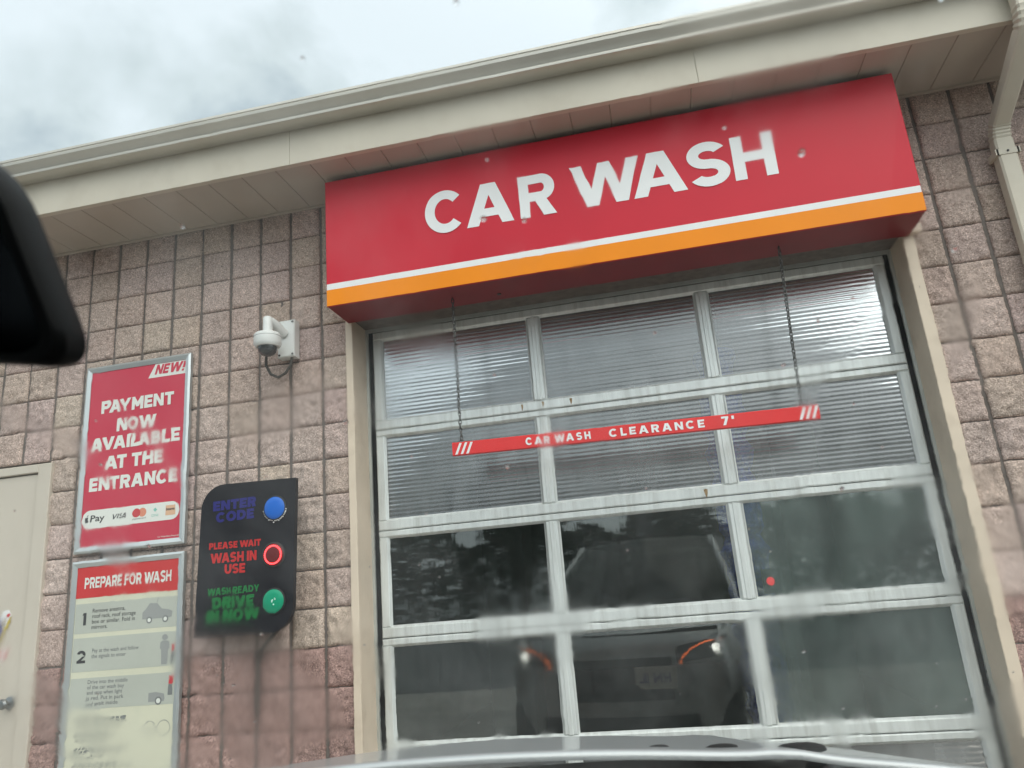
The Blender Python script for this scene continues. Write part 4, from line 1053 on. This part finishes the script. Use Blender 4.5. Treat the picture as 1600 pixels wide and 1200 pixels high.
for _ in range(90):                                         # beads of rain on the outer face
    u, v = rd.uniform(-.85, .95), rd.uniform(.12, .93); r_ = rd.choice((.0009, .0012, .0012, .0016, .0022)); c = ws_pt(u, v, .0049)
    n = Vector((0, .57, .82)).normalized(); tx = Vector((1, 0, 0)); tyv = n.cross(tx); st_ = rd.uniform(.9, 1.5)
    vs = []; L = [(1, 0), (.9, .28), (.6, .48), (.2, .56)]
    for f, h in L:
        for k in range(10):
            a = 2 * math.pi * k / 10; vs.append(c + tx * (r_ * f * math.cos(a)) + tyv * (r_ * st_ * f * math.sin(a)) + n * (h * r_))
    b.add(vs, [(i * 10 + k, i * 10 + (k + 1) % 10, (i + 1) * 10 + (k + 1) % 10, (i + 1) * 10 + k) for i in range(3) for k in range(10)] + [tuple(range(30, 40)), tuple(range(9, -1, -1))])
o = cbuild(b, "raindrops", M['drop'], ws, smooth=True, sharp=80); o['kind'] = 'stuff'
def strip(mb, pts, w, nrm):                                  # solid bar along pts
    mb.tube(pts, w, 8)
for sgn in (-1, 1):
    b = MB(); b.tube([ws_pt(sgn * 1.02, v, -.012) + Vector((sgn * .022, 0, 0)) for v in np.linspace(-.02, 1, 9)], .032, 10); cbuild(b, "windshield_pillar", M['paint'], smooth=True)
b = MB()
def roof_pt(u, y):
    t = (WT[0] - y) / (WT[0] + 2.0); w = WT[2] + .02 + .03 * math.sin(math.pi * min(1, t)); z = WT[1] + .012 + .055 * math.sin(math.pi * (.12 + .62 * t)) - .02 - .05 * t
    return (u * w, y, z + .035 * (1 - u * u))
us = np.linspace(-1, 1, 17); ysr = np.linspace(WT[0] + .01, -2.0, 15)
b.grid([[roof_pt(u, y) for y in ysr] for u in us]); cbuild(b, "roof", M['paint'], smooth=True)
b = MB(); b.grid([[(p[0] * .97, p[1], p[2] - .03) for p in (roof_pt(u, y) for y in ysr)] for u in us]); cbuild(b, "headliner", M['headliner'], smooth=True)
for sgn in (-1, 1):
    b = MB(); b.tube([(sgn * .60, y, roof_pt(.9, y)[2] + .045) for y in np.linspace(-.1, -1.8, 9)], .014, 8); b.tube([(sgn * .60, -.1, roof_pt(.9, -.1)[2] + .045), (sgn * .60, -.04, roof_pt(.9, -.04)[2])], .014, 8); cbuild(b, "roof_rail", M['trim'], smooth=True)
    def side_w(y, v): return (HW - .14) * (1 - v) + (WT[2] + .02) * v
    y_f = lambda v: WB[0] - .08 + (WT[0] - WB[0] + .04) * v
    b = MB(); b.grid([[(sgn * side_w(0, v), (1 - u) * (y_f(v) - .04) + u * (-.60), 1.165 + v * (roof_pt(1, -.3)[2] - 1.185)) for v in np.linspace(0, 1, 5)] for u in np.linspace(0, 1, 5)]); cbuild(b, "side_window", M['car_glass'])
    b = MB(); b.grid([[(sgn * side_w(0, v), -.70 - u * (1.45 - .25 * v), 1.160 + v * (roof_pt(1, -1.2)[2] - 1.18)) for v in np.linspace(0, 1, 5)] for u in np.linspace(0, 1, 5)]); cbuild(b, "side_window", M['car_glass'])
    b = MB(); b.tube([(sgn * (side_w(0, v) - .005), -.65, 1.15 + v * (roof_pt(1, -.65)[2] - 1.16)) for v in np.linspace(0, 1, 5)], .045, 8); b.cut(); b.tube([(sgn * (side_w(0, v) - .02), -2.2 + .22 * v, 1.15 + v * (roof_pt(1, -2.0)[2] - 1.16)) for v in np.linspace(0, 1, 5)], .06, 8); cbuild(b, "roof_pillar", M['paint'], smooth=True)
    # wing mirror
    b = MB(); c = (sgn * 1.03, .72, 1.20); vs = []
    for f, dy in ((.75, .07), (1, .03), (1, -.05), (.95, -.06)):
        for k in range(16):
            a = 2 * math.pi * k / 16; ca, sa = math.cos(a), math.sin(a)
            vs.append((c[0] + .115 * f * abs(ca) ** .6 * (1 if ca > 0 else -1), c[1] + dy, c[2] + .075 * f * abs(sa) ** .6 * (1 if sa > 0 else -1)))
    b.add(vs, [(i * 16 + k, i * 16 + (k + 1) % 16, (i + 1) * 16 + (k + 1) % 16, (i + 1) * 16 + k) for i in range(3) for k in range(16)] + [tuple(range(16)), tuple(range(48, 64))])
    b.tube([(sgn * .84, .74, 1.14), (sgn * .95, .72, 1.16)], .025, 8); cbuild(b, "wing_mirror", M['paint'], smooth=True)
    for wy in (WYF, WYR):
        b = MB(); b.lathe([(.21, -.10), (.30, -.11), (.345, -.09), (.355, 0), (.345, .09), (.30, .11), (.21, .10)], (sgn * .80, wy, .357), 36, 'x'); tyre = cbuild(b, "wheel", M['tyre'], smooth=True)
        b = MB(); b.lathe([(.21, -.095), (.21, .095), (.06, .08 * sgn)], (sgn * .80, wy, .357), 30, 'x')
        for k in range(5):
            a = 2 * math.pi * k / 5; b.tube([(sgn * .895, wy + .04 * math.cos(a), .357 + .04 * math.sin(a)), (sgn * .90, wy + .2 * math.cos(a), .357 + .2 * math.sin(a))], .028, 6)
        cbuild(b, "rim", M['rim'], tyre)
b = MB(); b.grid([[(u * (.78 - .12 * v), -2.27 + .22 * v, 1.15 + v * .58) for v in np.linspace(0, 1, 4)] for u in np.linspace(-1, 1, 6)]); cbuild(b, "rear_window", M['car_glass'])
for sgn in (-1, 1):                                          # wipers parked at the base of the glass
    b = MB(); b.tube([Vector((-.42 + .55 * (sgn > 0), 1.03, 1.168)), ws_pt(-.30 + .6 * (sgn > 0) - .35, -.02, -.004), ws_pt(-.30 + .6 * (sgn > 0) + .35, -.02, -.004)], .008, 6); cbuild(b, "wiper", M['trim'])
# inside rear-view mirror, hung from the glass on the car's centre line, its lower edge the longer one
mw, mh = .120, .047                                           # half sizes
MC = Vector((-.080, .245, 1.595))
ax = Vector((1, -.045, -.165)).normalized()                   # along the mirror: its passenger end hangs lower
nrm = Vector((.16, -1, -.28)); nrm = (nrm - ax * nrm.dot(ax)).normalized(); upv = ax.cross(nrm).normalized()
if upv.z < 0: upv = -upv
def mir_outline(f, n=9):
    c = [(mw, -mh, .022), (mw * .60, mh, .034), (-mw * .60, mh, .034), (-mw, -mh, .022)]      # trapezoid with rounded corners
    out = []
    for i, (x, z, r_) in enumerate(c):
        p = Vector((x, z)); a_ = (Vector(c[i - 1][:2]) - p).normalized(); b_ = (Vector(c[(i + 1) % 4][:2]) - p).normalized()
        p0, p1 = p + a_ * r_, p + b_ * r_
        for k in range(n + 1):
            t = k / n; q = p0 * (1 - t) ** 2 + p * 2 * t * (1 - t) + p1 * t * t; out.append((q.x * f, q.y * f))
    return out
def mir_ring(f, dn): return [MC + ax * x + upv * z + nrm * dn for x, z in mir_outline(f)]
rings = [mir_ring(.45, -.036), mir_ring(.86, -.026), mir_ring(1, -.008), mir_ring(1, .004), mir_ring(.97, .008), mir_ring(.90, .006)]
nm_ = len(rings[0]); b = MB()
b.add([p for r_ in rings for p in r_], [(i * nm_ + k, i * nm_ + (k + 1) % nm_, (i + 1) * nm_ + (k + 1) % nm_, (i + 1) * nm_ + k) for i in range(5) for k in range(nm_)] + [tuple(range(nm_ - 1, -1, -1))])
mo = cbuild(b, "rearview_mirror", M['trim'], smooth=True)
b = MB(); b.add(mir_ring(.905, .0062), [tuple(range(nm_))]); cbuild(b, "mirror_glass", M['mirror'], mo)
b = MB(); b.tube([MC + nrm * -.03, MC + ax * -.04 + nrm * -.03 + upv * .03, ws_pt(-.20, .86, -.004)], .012, 8); cbuild(b, "mirror_stem", M['trim'], mo)

# ================================================================= BEHIND THE CAR (what the door glass mirrors)
cn = thing("fuel_canopy", (5, -19, 0), "dark flat fuel canopy on posts behind the car, mirrored in the door glass", "canopy")
b = MB(); b.box(0.0, 13, -24, -17, 4.5, 5.2); b.build("canopy_roof", M['canopy_white'], cn)
for (x, y) in ((1.2, -18.5), (11.5, -18.5), (1.2, -22.5), (11.5, -22.5)):
    b = MB(); b.box(x - .15, x + .15, y - .15, y + .15, 0.006, 4.5); b.build("post", M['canopy_white'], cn)
def tree(x, y, h, r_, label, seed):
    t = thing("tree", (x, y, 0), label, "tree", "trees behind the car")
    rg = random.Random(seed); b = MB()
    b.tube([(x, y, 0), (x + .05, y, h * .3), (x - .05, y + .1, h * .75)], [h * .035, h * .026, h * .008], 8)
    for k in range(6):
        a = k * 1.05 + rg.random(); z0 = h * (.28 + .07 * k); b.tube([(x, y, z0), (x + r_ * .7 * math.cos(a), y + r_ * .7 * math.sin(a), z0 + h * .16)], [h * .012, h * .004], 6)
    b.build("trunk", M['bark'], t)
    V = []; F = []
    cl = [(rg.uniform(-.75, .75) * r_, rg.uniform(-.75, .75) * r_, h * rg.uniform(.30, .95), r_ * rg.uniform(.25, .5)) for _ in range(22)]
    for (cx, cy_, cz, cr) in cl:
        if math.hypot(cx, cy_) > r_ * (1.15 - .75 * max(0, cz / h - .5) * 2): continue
        for _ in range(170):
            d = Vector((rg.gauss(0, 1), rg.gauss(0, 1), rg.gauss(0, .8))).normalized() * cr * rg.random() ** .4
            p = Vector((x + cx, y + cy_, cz)) + d; s_ = rg.uniform(.06, .13) * (h / 6) ** .5
            u = Vector((rg.gauss(0, 1), rg.gauss(0, 1), rg.gauss(0, 1))).normalized(); w = u.orthogonal().normalized()
            o_ = len(V); V += [p + u * s_, p + w * s_ * .6, p - u * s_, p - w * s_ * .6]; F.append((o_, o_ + 1, o_ + 2, o_ + 3))
    b = MB(); b.add(V, F); b.build("crown", M['leaf'], t)
tree(-9.5, -22, 15, 3.6, "tall dark tree behind the car at the far left of its mirrored view", 1)
tree(-4.2, -27, 6.2, 2.8, "low round tree behind the car, beside the tall dark tree", 2)
tree(2.0, -30, 5.6, 2.8, "broad low tree straight behind the car beyond the fuel canopy", 3)
tree(8.5, -31, 6.0, 3.0, "bushy tree behind the right half of the fuel canopy", 4)
tree(-13.5, -17, 8.5, 2.6, "tall narrow tree nearest the forecourt on the left behind the car", 5)
hd = thing("hedge", (0, -36, 0), "long dark hedge beyond the trees behind the car", "hedge")
rg = random.Random(9); V = []; F = []
for _ in range(15000):
    p = Vector((rg.uniform(-32, 32), -36 + rg.uniform(-.9, .9), 0)); p.z = rg.random() ** .7 * (4.7 + .6 * math.sin(p.x * .9) + .4 * math.sin(p.x * 2.3))
    s_ = rg.uniform(.18, .36); u = Vector((rg.gauss(0, 1), rg.gauss(0, 1), rg.gauss(0, 1))).normalized(); w = u.orthogonal().normalized()
    o_ = len(V); V += [p + u * s_, p + w * s_ * .6, p - u * s_, p - w * s_ * .6]; F.append((o_, o_ + 1, o_ + 2, o_ + 3))
b = MB(); b.add(V, F); b.build("foliage", M['leaf'], hd)
